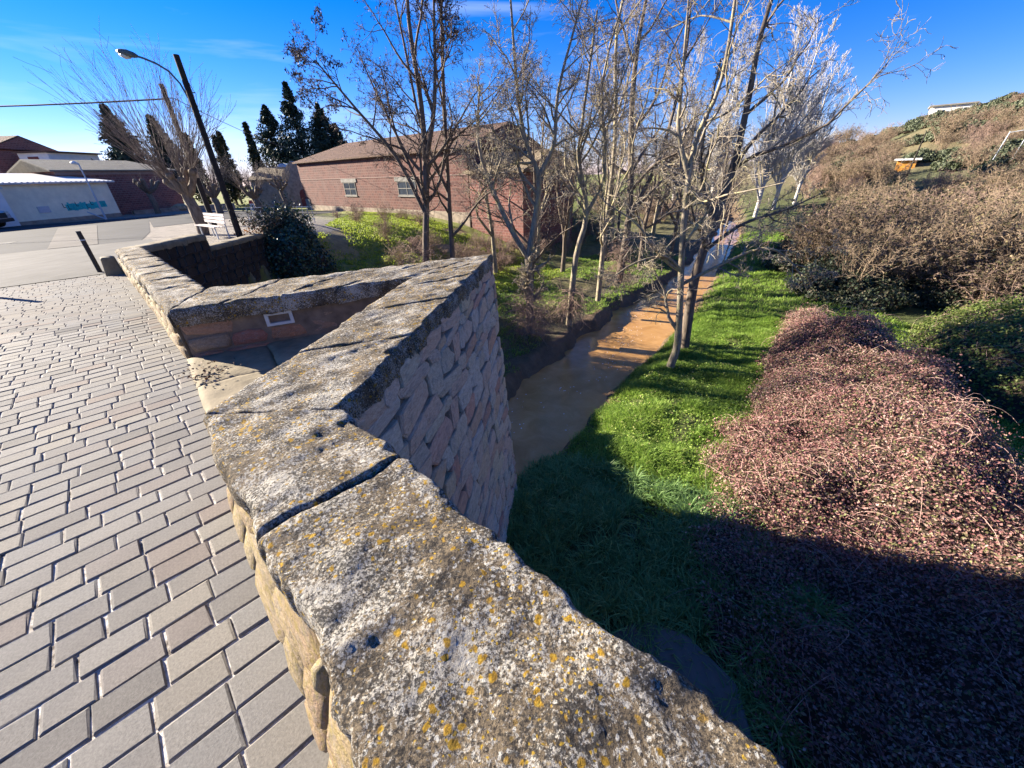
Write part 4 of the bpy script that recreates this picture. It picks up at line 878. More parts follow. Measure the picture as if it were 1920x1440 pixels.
build_tree('robinia_tree', 'thin pale bare tree on the bank beside the forked tree', G1, (2.53, 15.3, G(2.53, 15.3)),
    [stem(rel([(2.5, 15.3, -5.7), (2.65, 15.3, -2.9), (2.96, 15.3, -1.4), (2.57, 15.3, .35), (2.6, 15.3, 1.2), (2.9, 15.3, 4.2)]), .13, .03), stem(rel([(2.96, 15.3, -1.4), (3.5, 15.2, 0), (3.2, 15.3, 2.5), (3.9, 15.3, 5.2)]), .07, .02)], LV, 4)
build_tree('robinia_tree', 'straight thin bare tree standing in sunlit grass on the left bank', G1, (4.47, 18.65, G(4.47, 18.65)),
    [stem(rel([(4.45, 18.65, -5.7), (4.5, 18.6, -2.5), (4.6, 18.6, 1), (4.3, 18.6, 4.5), (4.8, 18.6, 6.5)]), .13, .03)], LV, 5)
build_tree('robinia_tree', 'bare tree with a thick vine wrapped trunk at the river bend', G1, (6.4, 22, G(6.4, 22)),
    [stem(rel([(6.35, 22, -5.7), (6.54, 22, -2), (6.1, 22, 2.6), (6.11, 22, 5.3), (6.6, 22, 8.5)]), .22, .04), stem(rel([(6.5, 22, -2.4), (7.6, 21.6, .5), (8.2, 21.8, 4), (8.1, 22, 7)]), .12, .03)], LV, 6, 'bark_dark', 'twig_dark', 300)
LVh = [(10, .12, .36, .85, 9, .2, .03), (8, .12, .48, .8, 7, .26, .0), (6, .15, .5, .85, 5, .3, -.01), (3, .2, .5, .8, 3, .3, -.02)]
build_tree('robinia_tree', 'leaning bare tree with pale twisted branches on the green bank by the water', G1, (5.42, 11.5, G(5.42, 11.5)),
    [stem(rel([(5.40, 11.5, -5.9), (5.5, 11.5, -5.2), (5.42, 11.5, -4.4), (5.3, 11.5, -3.5), (5.05, 11.5, -1.8), (4.9, 11.5, -.2), (4.97, 11.5, .8), (5.3, 11.5, 1.9), (5.2, 11.5, 4.2)]), .135, .03),
     stem(rel([(4.9, 11.5, -.2), (4.45, 11.5, .8), (4.36, 11.5, 1.6), (4.2, 11.5, 3.4)]), .07, .02), stem(rel([(5.2, 11.5, -2.7), (4.5, 11.2, -2.2), (3.6, 11.0, -2.3), (2.9, 10.9, -2.7)]), .05, .012), stem(rel([(5.25, 11.5, -3.1), (6.1, 11.2, -2.5), (7.2, 11.0, -2.0), (8.1, 10.9, -2.5), (8.7, 10.9, -3.2)]), .055, .012)], LVh, 7, rmin=.0065)
build_tree('robinia_tree', 'dark rough trunked bare tree close behind the leaning tree', G1, (6.45, 13, G(6.45, 13)),
    [stem(rel([(6.5, 13, -6), (6.36, 13, -3.4), (6.55, 13, -1.9), (6.82, 13, -.2), (6.85, 13, 1.5), (6.8, 13, 3.1), (7.1, 13, 5.2)]), .18, .03), stem(rel([(6.5, 13, -2.4), (7.4, 12.8, -1.6), (8.6, 12.7, -1.2), (9.8, 12.8, -.7)]), .07, .012), stem(rel([(6.6, 13, -1.6), (5.9, 13.2, .2), (6.0, 13.3, 2.6)]), .08, .02)], LVh, 8, 'bark_dark', 'twig')
# far river trees: four built, then copied
FT = []
for i in range(4):
    R = random.Random(30 + i); h = R.uniform(7.5, 10)
    st = [stem([(0, 0, -.4), (R.uniform(-.2, .2), R.uniform(-.2, .2), h * .3), (R.uniform(-.5, .5), R.uniform(-.5, .5), h * .62), (R.uniform(-.7, .7), R.uniform(-.7, .7), h)], .16, .03)]
    st.append(stem([st[0][0][3], (R.uniform(-1.6, 1.6), R.uniform(-1.6, 1.6), h * .55), (R.uniform(-2, 2), R.uniform(-2, 2), h * .85)], .09, .02))
    t_ = build_tree('riverside_tree', 'bare brown tree in the row further up the river', G1, (0, 0, 0), st, [(10, .2, .45, .75, 7, .16, .05), (7, .2, .45, .75, 5, .2, .02), (6, .2, .45, .8, 4, .24, .0), (3, .2, .5, .8, 2, .25, 0)], 60 + i, *(('bark', 'twig') if i % 2 else ('bark_dark', 'twig_dark')), rmin=.009); kids(t_); FT.append(t_)
far = [(9.0, 26.5, 0), (11.4, 31, 1), (7.2, 29, 2), (14.5, 33, 3), (18.5, 37, 0), (10.0, 37, 2), (15.5, 43, 3), (23.5, 44, 0), (5.0, 33, 1), (27, 50, 2), (2.0, 27, 3), (21, 55, 1), (1.2, 21.5, 0), (3.4, 24.5, 2), (-.8, 24, 1), (8.2, 31.5, 3), (11.5, 28, 0)]
for i, (x, y, v) in enumerate(far):
    if i < 4: FT[v].location = (x, y, G(x, y))
    else: copytree(FT[v], (x, y, G(x, y) - .05), i * 1.7, (1, 1, .85 + .05 * (i % 6)))
# white poplars
def poplar(seed):
    R = random.Random(seed); st = [stem([(0, 0, -.4), (.1, 0, 4), (.1, .1, 9), (0, .1, 14), (.1, 0, 18)], .26, .03)]
    for k in range(7): a = R.uniform(0, 6.28); q = R.uniform(.8, 2.4); z = R.uniform(1.5, 6); st.append(stem([(0, 0, z), (q * .5 * math.cos(a), q * .5 * math.sin(a), z + 2.5), (q * 1.3 * math.cos(a), q * 1.3 * math.sin(a), z + 9)], .12, .02))
    return build_tree('white_poplar', 'tall pale grey bare poplar beyond the river trees', 'pale poplars', (0, 0, 0), st, [(15, .12, .34, .5, 6, .08, .10), (9, .15, .45, .5, 4, .1, .08), (7, .15, .5, .5, 3, .12, .05)], seed, 'poplar', 'poplar', rmin=.02)
PP = [poplar(80), poplar(81)]; [kids(p) for p in PP]
for i, (x, y, s) in enumerate([(31.5, 52, .95), (35.5, 55, 1.), (27, 55, .95), (39.5, 57, .85), (24, 60, .95)]):
    if i < 2: PP[i].location = (x, y, G(x, y)); PP[i].scale = (s, s, s)
    else: copytree(PP[i % 2], (x, y, G(x, y)), i * 2.1, (s, s, s))
# pollarded planes
def pollard(name, label, loc, th, tr, shoots, sl, seed, fan=1.0, group=None, tw=True, knots=6):
    R = random.Random(seed); t_ = thing(name, label, 'tree', loc, group); x, y, z = loc
    tk = [stem([(x, y, z - .3), (x + .12, y - .05, z + th * .4), (x - .05, y, z + th * .75), (x, y, z + th)], tr * 1.15, tr * .95)]
    heads = []
    for k in range(knots):
        a = 6.283 * k / knots + R.uniform(-.4, .4); q = R.uniform(.25, .55) * fan; e = (x + q * math.cos(a), y + q * math.sin(a), z + th + R.uniform(.15, .5) * (1 + fan * .3)); heads.append(e)
        tk.append(stem([(x, y, z + th * .85), (x + q * .55 * math.cos(a), y + q * .55 * math.sin(a), z + th * 1.0), e], tr * .75, tr * .55))
    V, F = tubes(tk, 10); V += np.stack([vn(V[:, 0] * 9, V[:, 1] * 9, V[:, 2] * 9 + i) for i in (0, 7, 13)], 1) * tr * .22; part('trunk', V, F, M['pollard'], t_, True)
    for e in heads: MB().tube([(e[0], e[1], e[2] - tr * .7), (e[0], e[1], e[2] - tr * .2), (e[0], e[1], e[2] + tr * .35), (e[0], e[1], e[2] + tr * .6)], [tr * .35, tr * .75, tr * .65, tr * .1], 8).out('knuckle', M['pollard'], t_, True)
    if shoots:
        sh = []
        for i in range(shoots):
            e = R.choice(heads); a = math.atan2(e[1] - y, e[0] - x) + R.gauss(0, .7); tl = R.uniform(.1, .85); d = norm((math.sin(tl) * math.cos(a), math.sin(tl) * math.sin(a), math.cos(tl)))
            l = sl * R.uniform(.5, 1.15); sh.append((walk(R, e, d, l, 6, .05, .03), [.0125 - .0014 * k for k in range(7)]))
        lv = grow(R, sh, [(4, .3, .3, .45, 3, .1, .05)], .006) if tw else [sh]
        Vs, Fs, b = [], [], 0
        for l in lv: V, F = tubes(l, 4); Vs.append(V); Fs.append(F + b); b += len(V)
        part('crown', np.concatenate(Vs), np.concatenate(Fs), M['shoot'], t_)
    return t_
pollard('plane_tree', 'pollarded plane tree with a broom of long upright shoots by the white bench', (-13.15, 17.7, -.2), 1.75, .2, 170, 3.6, 5, 1.1)
pollard('plane_tree', 'small hard pruned tree with bare knuckles before the brick warehouse', (-35.5, 42.8, -.8), 2.2, .22, 22, .9, 6, 2.4, knots=9)
pollard('plane_tree', 'small pruned tree with a brush of brown shoots near the ivy', (-24.5, 41.5, -1.0), 1.6, .26, 150, 2.3, 7, 1.8, knots=8)
pollard('plane_tree', 'thin pruned tree by the left corner of the long barn', (-22.5, 43.0, -1.2), 2.4, .16, 90, 1.8, 8, 1.6, knots=7)
pollard('plane_tree', 'brown twiggy pruned tree behind the wooden lamp pole', (-26.0, 38.0, -.8), 1.7, .25, 190, 3.0, 9, 1.8, knots=8)
# conifers and cypresses
def conifer(name, label, loc, h, rad, n, seed, mat, ragged=.35, lean=(0, 0), group=None, tops=1, power=1.):
    rg = np.random.default_rng(seed); t_ = thing(name, label, 'tree', loc, group); x, y, z = loc
    V, F = tubes([stem([(x, y, z - .3), (x + lean[0] * .5, y, z + h * .5), (x + lean[0], y, z + h * .97)], .2, .03)], 8); part('trunk', V, F, M['bark_dark'], t_, True)
    n = int(n * 2.6); nb = n // 60; Ps = []
    for b_ in range(nb):
        t = rg.random() ** .8; a = rg.uniform(0, 6.283); k = rg.integers(tops); ox = (k - (tops - 1) / 2) * rad * .55; hh = h * (1 - .18 * abs(k - (tops - 1) / 2))
        R_ = rad * (1 - t) ** power * (1 + rg.uniform(-ragged, ragged)) * (1 if tops == 1 else .72) + .05; q = rg.random(60) ** .6
        p = np.stack([x + lean[0] * t + ox + np.cos(a) * R_ * q, y + np.sin(a) * R_ * q, z + .3 + (hh - .3) * t + R_ * .35 * q], 1) + rg.normal(0, 1, (60, 3)) * (.05 + .07 * R_); Ps.append(p)
    P = np.concatenate(Ps); N = P - np.array([x, y, z + h * .4]); N /= np.linalg.norm(N, axis=1, keepdims=True)
    V, F, A = leaves(P, N, (.22, .5), rg, tilt=.8, aspect=1.8); part('crown', V, F, M[mat], t_, attr=A); return t_
conifer('conifer_tree', 'dark ragged conifer leaning over the warehouse roof', (-50.0, 60, -1), 11.6, 3.6, 7800, 1, 'conifer', .4, (-.8, 0))
conifer('conifer_tree', 'smaller dark conifer beside the leaning one behind the warehouse', (-46.5, 62, -1), 10.6, 3.0, 6600, 2, 'conifer', .4, (-.5, 0))
conifer('conifer_tree', 'large dark conifer with several pointed tops behind the chapel', (-36.2, 80, -1.5), 17.5, 8.2, 17000, 3, 'conifer', .4, tops=3)
conifer('conifer_tree', 'lower dark conifer between the big conifer and the barn roof', (-30.6, 79, -1.5), 12.5, 5.4, 9000, 4, 'conifer', .4, tops=2)
conifer('cypress_tree', 'slim pointed cypress left of the big conifer', (-42, 75, -1.5), 11.6, 1.15, 3600, 5, 'cypress', .12, power=.85)
for i, (x, y, h) in enumerate([(-46.8, 75, 10.4), (-47.5, 68, 9.6), (-44.5, 70, 9.4), (-52, 74, 9.8)]): conifer('cypress_tree', 'slim cypress seen through the shoots of the pollarded tree', (x, y, -1.5), h, 1.3, 3000, 10 + i, 'cypress', .15, power=.8, group='cypresses behind the pollards')

# ------------------------------------------------------------------ shrubs, ivy, brambles
def bare_shrub(seed, h, spread, mt, stems_n=16, rmin=.009, dens=1., leafy=0):
    R = random.Random(seed); st = []
    for k in range(stems_n):
        a = R.uniform(0, 6.283); q = R.uniform(.1, 1) * spread; st.append(stem([(R.gauss(0, .25), R.gauss(0, .25), -.2), (q * .5 * math.cos(a), q * .5 * math.sin(a), h * .45), (q * math.cos(a), q * math.sin(a), h * R.uniform(.6, 1))], .03, .012, 2))
    lv = grow(R, st, [(int(7 * dens), .15, .42, .8, 4, .2, .02), (5, .15, .5, .85, 3, .25, -.01), (3, .2, .6, .9, 2, .3, -.02)], rmin)
    V0, F0 = tubes(lv[0], 5); Vs, Fs, b = [], [], 0
    for l in lv[1:]: V, F = tubes(l, 3); Vs.append(V); Fs.append(F + b); b += len(V)
    t_ = thing('bare_shrub', None, 'shrub', (0, 0, 0)); part('stems', V0, F0, M[mt], t_); part('twigs', np.concatenate(Vs), np.concatenate(Fs), M[mt], t_)
    if leafy:
        rg_ = np.random.default_rng(seed); tw = lv[-1]; P = np.array([tw[i][0][-1] for i in rg_.integers(0, len(tw), leafy)]); V, F, A = leaves(P, None, (.06, .13), rg_, tilt=1.); part('leaves', V, F, M['scrubleaf'], t_, attr=A)
    kids(t_); return t_
SB = [bare_shrub(1, 2.6, 1.9, 'drytwig'), bare_shrub(2, 2.2, 1.6, 'drytwig2'), bare_shrub(3, 3.4, 2.4, 'drytwig', 20, leafy=1500), bare_shrub(4, 2.8, 2.2, 'drytwig2', 20, leafy=2600)]
def put(protos, lst, label, group, seed):
    rg = np.random.default_rng(seed)
    for i, (x, y, s) in enumerate(lst):
        p = protos[i % len(protos)]; first = 'label' not in p.keys(); z = G(x, y)
        if first: o = p; o.location = (x, y, z); o.rotation_euler = (0, 0, rg.uniform(0, 6.28)); o.scale = (s, s, s * rg.uniform(.85, 1.1)); o['label'] = label; o['group'] = group
        else: o = copytree(p, (x, y, z - .05), rg.uniform(0, 6.28), (s, s, s * rg.uniform(.85, 1.1)), label, group)
rg = np.random.default_rng(77); lst = []
for i in range(84):                       # left bank undergrowth, upstream of the hero trees
    n = rg.uniform(12, 58) if i < 34 else rg.uniform(10, 32); u = np.interp(n, NL, UL) + rg.uniform(2.5 if n > 34 else 8.5, 13) * (1 if rg.random() < .75 else 1.8); x, y, _ = W(u, n); lst.append((x, y, (rg.uniform(.65, 1.1) if i < 34 else rg.uniform(.35, .7)) * (1 if n > 29 else .5 if i < 60 else .85)))
put(SB[:2], lst, 'brown leafless shrub in the undergrowth on the barn side of the river', 'undergrowth shrubs on the barn side', 1)
lst = []
for i in range(110):                       # thicket on the right
    n = rg.uniform(26, 62) if i < 60 else rg.uniform(25, 40); u = rg.uniform(-30 if i < 60 else -18, min(3.5, np.interp(n, NR, UR) - 5)); x, y, _ = W(u, n); lst.append((x, y, rg.uniform(.85, 1.35) * (1 + (n - 23) * .006)))
put(SB[2:], lst, 'tan twiggy shrub in the thicket below the hill', 'thicket shrubs below the hill', 2)
def vine(name, label, c, r, h, n, seed, mt='drytwig2', group=None):
    R = random.Random(seed); t_ = thing(name, label, 'vine', c, group); cu = []
    for i in range(n):
        a = R.uniform(0, 6.283); q = r * math.sqrt(R.random()); z = c[2] + h * R.uniform(.15, 1) * (1 - .35 * q / r)
        cu.append((walk(R, (c[0] + q * math.cos(a), c[1] + q * math.sin(a), z), norm((R.gauss(0, 1), R.gauss(0, 1), R.uniform(-1.2, .5))), R.uniform(.4, 1.3), 6, .3, -.12), [.007 - .0007 * k for k in range(7)]))
    V, F = tubes(cu, 3); part('stems', V, F, M[mt], t_); return t_
vine('dry_vine', 'pinkish dry vine curtain over the foot of the forked tree', (.8, 14.4, G(.8, 14.4)), .65, 2.5, 560, 1)
vine('dry_vine', 'dry brown vine tangle around the foot of the pod hung tree', (-3.5, 15.9, G(-3.5, 15.9)), .95, 3.4, 560, 2)
vine('dry_vine', 'dry vine tangle beside the slender straight tree', (-2.0, 17.6, G(-2, 17.6)), .7, 1.4, 260, 3)
vine('dry_vine', 'small dry vine clump hanging on the thin pale tree', (2.6, 15.2, G(2.6, 15.2) + .9), .5, 1.6, 330, 4)
vine('dry_vine', 'dry vine clump wrapped round the trunk at the river bend', (6.4, 22, G(6.4, 22)), .7, 3.4, 500, 5)
vine('dry_vine', 'dry reed and vine bank between forked and thin trees', (1.7, 17.2, G(1.7, 17.2)), .8, .7, 200, 6, 'drytwig')
# leafy mounds
def mound(name, label, cat, pts, leafmat, n_leaf, n_cane, seed, size=(.045, .075), group=None, canes='cane', tilt=.75):
    """pts: function (n samples) -> surface points, normals; and a core grid"""
    rg = np.random.default_rng(seed); (cu, cn, cz) = pts['core']; c0 = W(float(cu.mean()), float(cn.mean()), float(cz.min())); t_ = thing(name, label, cat, c0, group)
    V = np.stack([(-cu + cn) / S2, (cu + cn) / S2, cz - .10], -1).reshape(-1, 3); a, b = cu.shape; ix = np.arange(a * b).reshape(a, b)
    part('core', V, np.stack([ix[:-1, :-1], ix[1:, :-1], ix[1:, 1:], ix[:-1, 1:]], -1).reshape(-1, 4), M['core'], t_, True)
    u, n, z, N = pts['sample'](n_leaf, rg); P = np.stack([(-u + n) / S2, (u + n) / S2, z], 1) + N * (rg.uniform(-.14, .10, (n_leaf, 1)) + .14 * np.abs(rg.normal(0, 1, (n_leaf, 1))) * (rg.random((n_leaf, 1)) < .25))
    V, F, A = leaves(P, N, size, rg, tilt=tilt); A = np.clip(A * .75 + .25 * np.repeat((vn(u * .9, n * .9, 3) * .5 + .5), 2) + .0, 0, 1); part('leaves', V, F, M[leafmat], t_, attr=A)
    if n_cane:
        u, n, z, N = pts['sample'](n_cane, rg); P = np.stack([(-u + n) / S2, (u + n) / S2, z], 1); L_ = rg.uniform(.2, .95, n_cane)[:, None]
        D = rg.normal(0, 1, (n_cane, 3)) + np.array(pts.get('flow', (0, 0, 0))); D -= N * (D * N).sum(1, keepdims=True); D /= np.linalg.norm(D, axis=1, keepdims=True); B = np.cross(N, D) * rg.uniform(-.35, .35, (n_cane, 1))
        lift = np.where(rg.random((n_cane, 1)) < .2, rg.uniform(.15, .38, (n_cane, 1)), rg.uniform(.03, .14, (n_cane, 1))); ts = np.linspace(0, 1, 6); cu_ = []
        Pp = np.stack([P + D * L_ * t + B * L_ * t * t + N * (4 * t * (1 - t) * lift - .02) + np.array([0, 0, -.18]) * L_ * t * t for t in ts], 1)
        V, F = tubes([(Pp[i], [.0055, .0052, .0048, .0042, .0035, .002]) for i in range(n_cane)], 3); part('canes', V, F, M[canes], t_)
    return t_
def hfmound(hf, u0, u1, n0, n1, res, hmin=.12, flow=(0, 0, 0)):
    cu, cn = np.meshgrid(np.arange(u0, u1, res), np.arange(n0, n1, res), indexing='ij'); h = hf(cu, cn); cz = ground(cu, cn) + h - .35 * (h < .05)
    def sample(k, rg):
        U = []; Nn_ = []
        while sum(map(len, U)) < k:
            u = rg.uniform(u0, u1, k); n = rg.uniform(n0, n1, k); h_ = hf(u, n); e = .06
            gx = (hf(u + e, n) - hf(u - e, n)) / (2 * e); gy = (hf(u, n + e) - hf(u, n - e)) / (2 * e); wgt = np.sqrt(1 + gx ** 2 + gy ** 2)
            kp = (h_ > hmin * rg.uniform(.3, 1.6, k)) & (rg.random(k) < wgt / 2.2); U.append(np.stack([u, n], 1)[kp])
        q = np.concatenate(U)[:k]; u, n = q.T; e = .06; gx = (hf(u + e, n) - hf(u - e, n)) / (2 * e); gy = (hf(u, n + e) - hf(u, n - e)) / (2 * e)
        N = np.stack([-(-gx + gy) / S2, -(gx + gy) / S2, np.ones(len(u))], 1); N /= np.linalg.norm(N, axis=1, keepdims=True)
        return u, n, ground(u, n) + hf(u, n), N
    return dict(core=(cu, cn, cz), sample=sample, flow=flow)
def h_bram(u, n):
    uc = np.interp(n, [-2, 3, 6, 9, 10.6, 12, 14.5, 16.2, 18, 20], [-3.0, -2.6, -2.5, -2.2, -1.75, -1.2, -.2, .85, 1.4, 2.0]); wl = np.interp(n, [-2, 2, 3.4, 4.6, 6, 8.3, 11.6, 14, 16, 18, 20], [1.0, 1.5, 2.0, 3.1, 3.7, 3.85, 3.2, 2.3, 1.5, 1.0, .6]); wr_ = np.interp(n, [-2, 8, 12, 16, 19], [2.0, 1.7, 1.5, 1.2, .6])
    d = np.where(u > uc, (u - uc) / wl, (uc - u) / wr_); H = np.interp(n, [-2, 2, 5, 8, 11, 14, 16.5, 18.5, 20], [.3, .32, .4, .75, 1.3, 1.45, 1.15, .5, .1])
    d = d * (1 + .16 * vn(u * .55 + 3, n * .55, 9) + .09 * vn(u * 1.5, n * 1.5, 12)); s = np.clip(1 - d * d, 0, None) ** .8
    return H * s * (1.05 + .34 * vn(u * .6, n * .6, 2)) + (.26 * vn(u * 1.3, n * 1.3, 4) + .13 * vn(u * 3.1, n * 3.1, 6)) * (s > 0) * np.sqrt(s)
mound('bramble_thicket', 'large reddish brown bramble mound sloping down to the green bank', 'bramble', hfmound(h_bram, -5.2, 2.9, -1.5, 20.2, .16, flow=(.6, -.6, 0)), 'bramble', 150000, 1500, 1, (.035, .062))
def h_green(u, n):
    d = np.hypot((u + 4.3) / 3.1, (n - 18.6) / 4.5); s = np.clip(1 - d * d, 0, None) ** .55
    return 2.1 * s * (1 + .12 * vn(u * .7, n * .7, 8)) + .14 * vn(u * 1.8, n * 1.8, 3) * s
mound('bramble_thicket', 'rounded yellow green bramble mound beyond the grass strip', 'bramble', hfmound(h_green, -7.6, -1.0, 13.8, 23.4, .2), 'bramble_green', 34000, 500, 2, (.06, .10))
def blob_bush(seed, leafmat, n, size, r=(1.6, 1.6, 1.3), core=True):
    rg = np.random.default_rng(seed); t_ = thing('leafy_bush', None, 'bush', (0, 0, 0)); v = rg.normal(0, 1, (n, 3)); v /= np.linalg.norm(v, axis=1, keepdims=True); v[:, 2] = np.abs(v[:, 2])
    k = 1 + .22 * vn(v[:, 0] * 2.3 + seed, v[:, 1] * 2.3, v[:, 2] * 2.3) + .1 * vn(v[:, 0] * 6, v[:, 1] * 6, v[:, 2] * 6 + seed)
    P = v * np.array(r) * (k * rg.uniform(.8, 1.06, n))[:, None]; V, F, A = leaves(P, v, size, rg, tilt=.8); part('leaves', V, F, M[leafmat], t_, attr=A)
    bm_ = bmesh.new(); bmesh.ops.create_icosphere(bm_, subdivisions=3, radius=1)
    Vc = np.array([q.co[:] for q in bm_.verts]); Fc = [[x.index for x in f.verts] for f in bm_.faces]; bm_.free(); kk = 1 + .22 * vn(Vc[:, 0] * 2.3 + seed, Vc[:, 1] * 2.3, np.abs(Vc[:, 2]) * 2.3)
    Vc = Vc * np.array(r) * (kk * .78)[:, None]; Vc[:, 2] = np.maximum(Vc[:, 2], -.3); part('core', Vc, Fc, M['core'], t_, True); kids(t_); return t_
DB = [blob_bush(1, 'darkbush', 5200, (.08, .16)), blob_bush(2, 'darkbush', 5200, (.08, .16), (2.0, 1.5, 1.4))]
put(DB, [(x_, y_, s_ * 1.2) for x_, y_, s_ in [(16.2, 19.0, .9), (18.5, 20.5, 1.15), (21.5, 21.5, 1.2), (24.5, 20.5, 1.3), (19, 24.5, 1.1), (27.5, 23, 1.4), (31, 23, 1.5), (28, 19, 1.2), (24, 26, 1.3), (35, 27, 1.6), (17, 17.6, .8), (20.2, 17.6, .9), (23.5, 18, 1.), (26.5, 17.2, 1.1), (22, 24, 1.2), (30.5, 19.5, 1.2), (34, 23, 1.4), (29.5, 26, 1.4), (20.5, 27, 1.1), (25, 23.5, 1.2), (33, 20.5, 1.3), (37, 24, 1.4), (22, 15.6, .85), (24.5, 16.3, .95), (27, 17.8, 1.), (25, 19.4, 1.), (21, 16.6, .8), (29, 19.3, 1.05), (31, 21.3, 1.1)]], 'dark leafy bush behind the bramble mounds', 'dark bushes behind the brambles', 3)
for i, (x, y, s) in enumerate([(16.5, 18.2, .9), (20, 18.5, .95), (23.5, 18.5, .9), (26.5, 20.5, 1.1), (18, 22.3, 1.1), (29.5, 21, 1.1)]):
    copytree(SB[2 + i % 2], (x, y, G(x, y) + .1), i * 1.3, (s, s, s), 'thin twiggy shrub rising out of the dark bushes', 'bare shrubs among the dark bushes')
OB = [blob_bush(5, 'olive', 2600, (.16, .34), (1.7, 1.6, 1.35)), blob_bush(6, 'olive', 2600, (.16, .34), (2.2, 1.7, 1.3))]
lst = []; rg = np.random.default_rng(9)
for i in range(105):
    th = math.radians(rg.uniform(36.5, 55)); rr_ = rg.uniform(75, 140); lst.append((rr_ * math.sin(th), rr_ * math.cos(th), rg.uniform(.5, 1.3)))
put(OB, lst, 'olive green shrub dotted on the dry hillside', 'shrubs on the hillside', 4)
lst = []
for i in range(95):
    th = math.radians(rg.uniform(35, 54)); rr_ = rg.uniform(62, 125); lst.append((rr_ * math.sin(th), rr_ * math.cos(th), rg.uniform(.7, 1.4)))
lst = [q_ for q_ in lst if not (41.6 < math.degrees(math.atan2(q_[0], q_[1])) < 45.2 and (math.hypot(q_[0], q_[1]) < 86 or math.hypot(q_[0], q_[1]) > 100))]
for i, (x, y, s) in enumerate(lst): copytree(SB[i % 4], (x, y, G(x, y)), i * 1.1, (s, s, s), 'dry brown shrub on the slope of the hill', 'dry shrubs on the hill')
# ivy over the end of the wing wall
rg = np.random.default_rng(21); ic = np.array([-8.9, 16.6, -1.35]); IV = thing('ivy_bush', 'big dark ivy mass spilling over the end of the wing wall', 'ivy', (ic[0], ic[1], -3.6))
n = 9000; v = rg.normal(0, 1, (n, 3)); v /= np.linalg.norm(v, axis=1, keepdims=True); kk = 1 + .2 * vn(v[:, 0] * 2.2, v[:, 1] * 2.2, v[:, 2] * 2.2) + .1 * vn(v[:, 0] * 6, v[:, 1] * 6, v[:, 2] * 6)
rad3 = np.array([1.25, 1.2, 2.0]); P = ic + v * rad3 * (kk * rg.uniform(.86, 1.05, n))[:, None]; P[:, 0] += np.clip(-(P[:, 2] - ic[2]), 0, 2) * .25
V, F, A = leaves(P, v, (.07, .13), rg, tilt=.6, aspect=1.1); part('leaves', V, F, M['ivy'], IV, attr=A)
bm_ = bmesh.new(); bmesh.ops.create_icosphere(bm_, subdivisions=4, radius=1); Vc = np.array([q.co[:] for q in bm_.verts]); Fc = [[x.index for x in f.verts] for f in bm_.faces]; bm_.free()
kk = 1 + .2 * vn(Vc[:, 0] * 2.2, Vc[:, 1] * 2.2, Vc[:, 2] * 2.2); Vc = ic + Vc * rad3 * (kk * .84)[:, None]; Vc[:, 0] += np.clip(-(Vc[:, 2] - ic[2]), 0, 2) * .25; part('core', Vc, Fc, M['core'], IV, True)
P = np.array([-9.6, 16.4, -.15]) + rg.normal(0, 1, (900, 3)) * np.array([.45, .4, .22]); V, F, A = leaves(P, None, (.06, .12), rg, tilt=1.2); part('copper_leaves', V, F, M['redleaf'], IV, attr=A)
R = random.Random(4); cu = [(walk(R, (-9.4 + R.gauss(0, .5), 16.5 + R.gauss(0, .4), .2), norm((R.gauss(0, .8), R.gauss(0, .8), .6)), R.uniform(.5, 1.3), 5, .2, -.05), [.008, .007, .006, .005, .004, .003]) for i in range(120)]
V, F = tubes(cu, 3); part('twigs', V, F, M['drytwig'], IV)
P = np.array([c[0][i] for c in cu for i in (2, 3, 4, 5)]); P = np.repeat(P, 4, 0) + rg.normal(0, .06, (len(P) * 4, 3)); V, F, A = leaves(P, None, (.05, .10), rg, tilt=1.); part('top_leaves', V, F, M['darkbush'], IV, attr=A)

# ------------------------------------------------------------------ grass and small cover (stuff)
def tufts(u, n, blades, hgt, wid, spread, rg, lean=.5):
    k = len(u); z = ground(u, n); x = (-u + n) / S2; y = (u + n) / S2; P = np.repeat(np.stack([x, y, z - .01], 1), blades, 0); N_ = k * blades
    a = rg.uniform(0, 6.283, N_); ou = np.stack([np.cos(a), np.sin(a), np.zeros(N_)], 1); H = np.repeat(hgt * rg.uniform(.55, 1.3, k) if np.isscalar(hgt) else hgt, blades) * rg.uniform(.6, 1.15, N_)
    P = P + ou * (rg.random(N_) * spread)[:, None]; ln = rg.uniform(.1, 1, N_)[:, None] * lean; sd = np.stack([-ou[:, 1], ou[:, 0], np.zeros(N_)], 1) * (wid * rg.uniform(.6, 1.3, N_))[:, None] / 2; h = H[:, None]; zz = np.array([[0, 0, 1.]])
    mid = P + ou * ln * h * .45 + zz * h * .62; tip = P + ou * ln * h * 1.25 + zz * h * (1 - .45 * ln)
    V = np.stack([P - sd, P + sd, mid + sd * .8, mid - sd * .8, tip], 1).reshape(-1, 3); i = np.arange(N_)[:, None] * 5
    F = np.concatenate([i + [[0, 1, 2]], i + [[0, 2, 3]], i + [[3, 2, 4]]], 1).reshape(-1, 3)
    A = np.clip(np.repeat(rg.random(k) * .3 + .2 * (vn(u * .9, n * .9, 11) * .5 + .5), blades) + rg.random(N_) * .5, 0, 1); return V, F, np.repeat(A, 3)
rg = np.random.default_rng(31)
def scatter(k, u0, u1, n0, n1, keep):
    u = rg.uniform(u0, u1, k); n = rg.uniform(n0, n1, k); m_ = keep(u, n); return u[m_], n[m_]
def rbank(u, n, d0=.1): return (np.interp(n, NR, UR) - u > d0) & (h_bram(u, n) < .25) & (h_green(u, n) < .25)
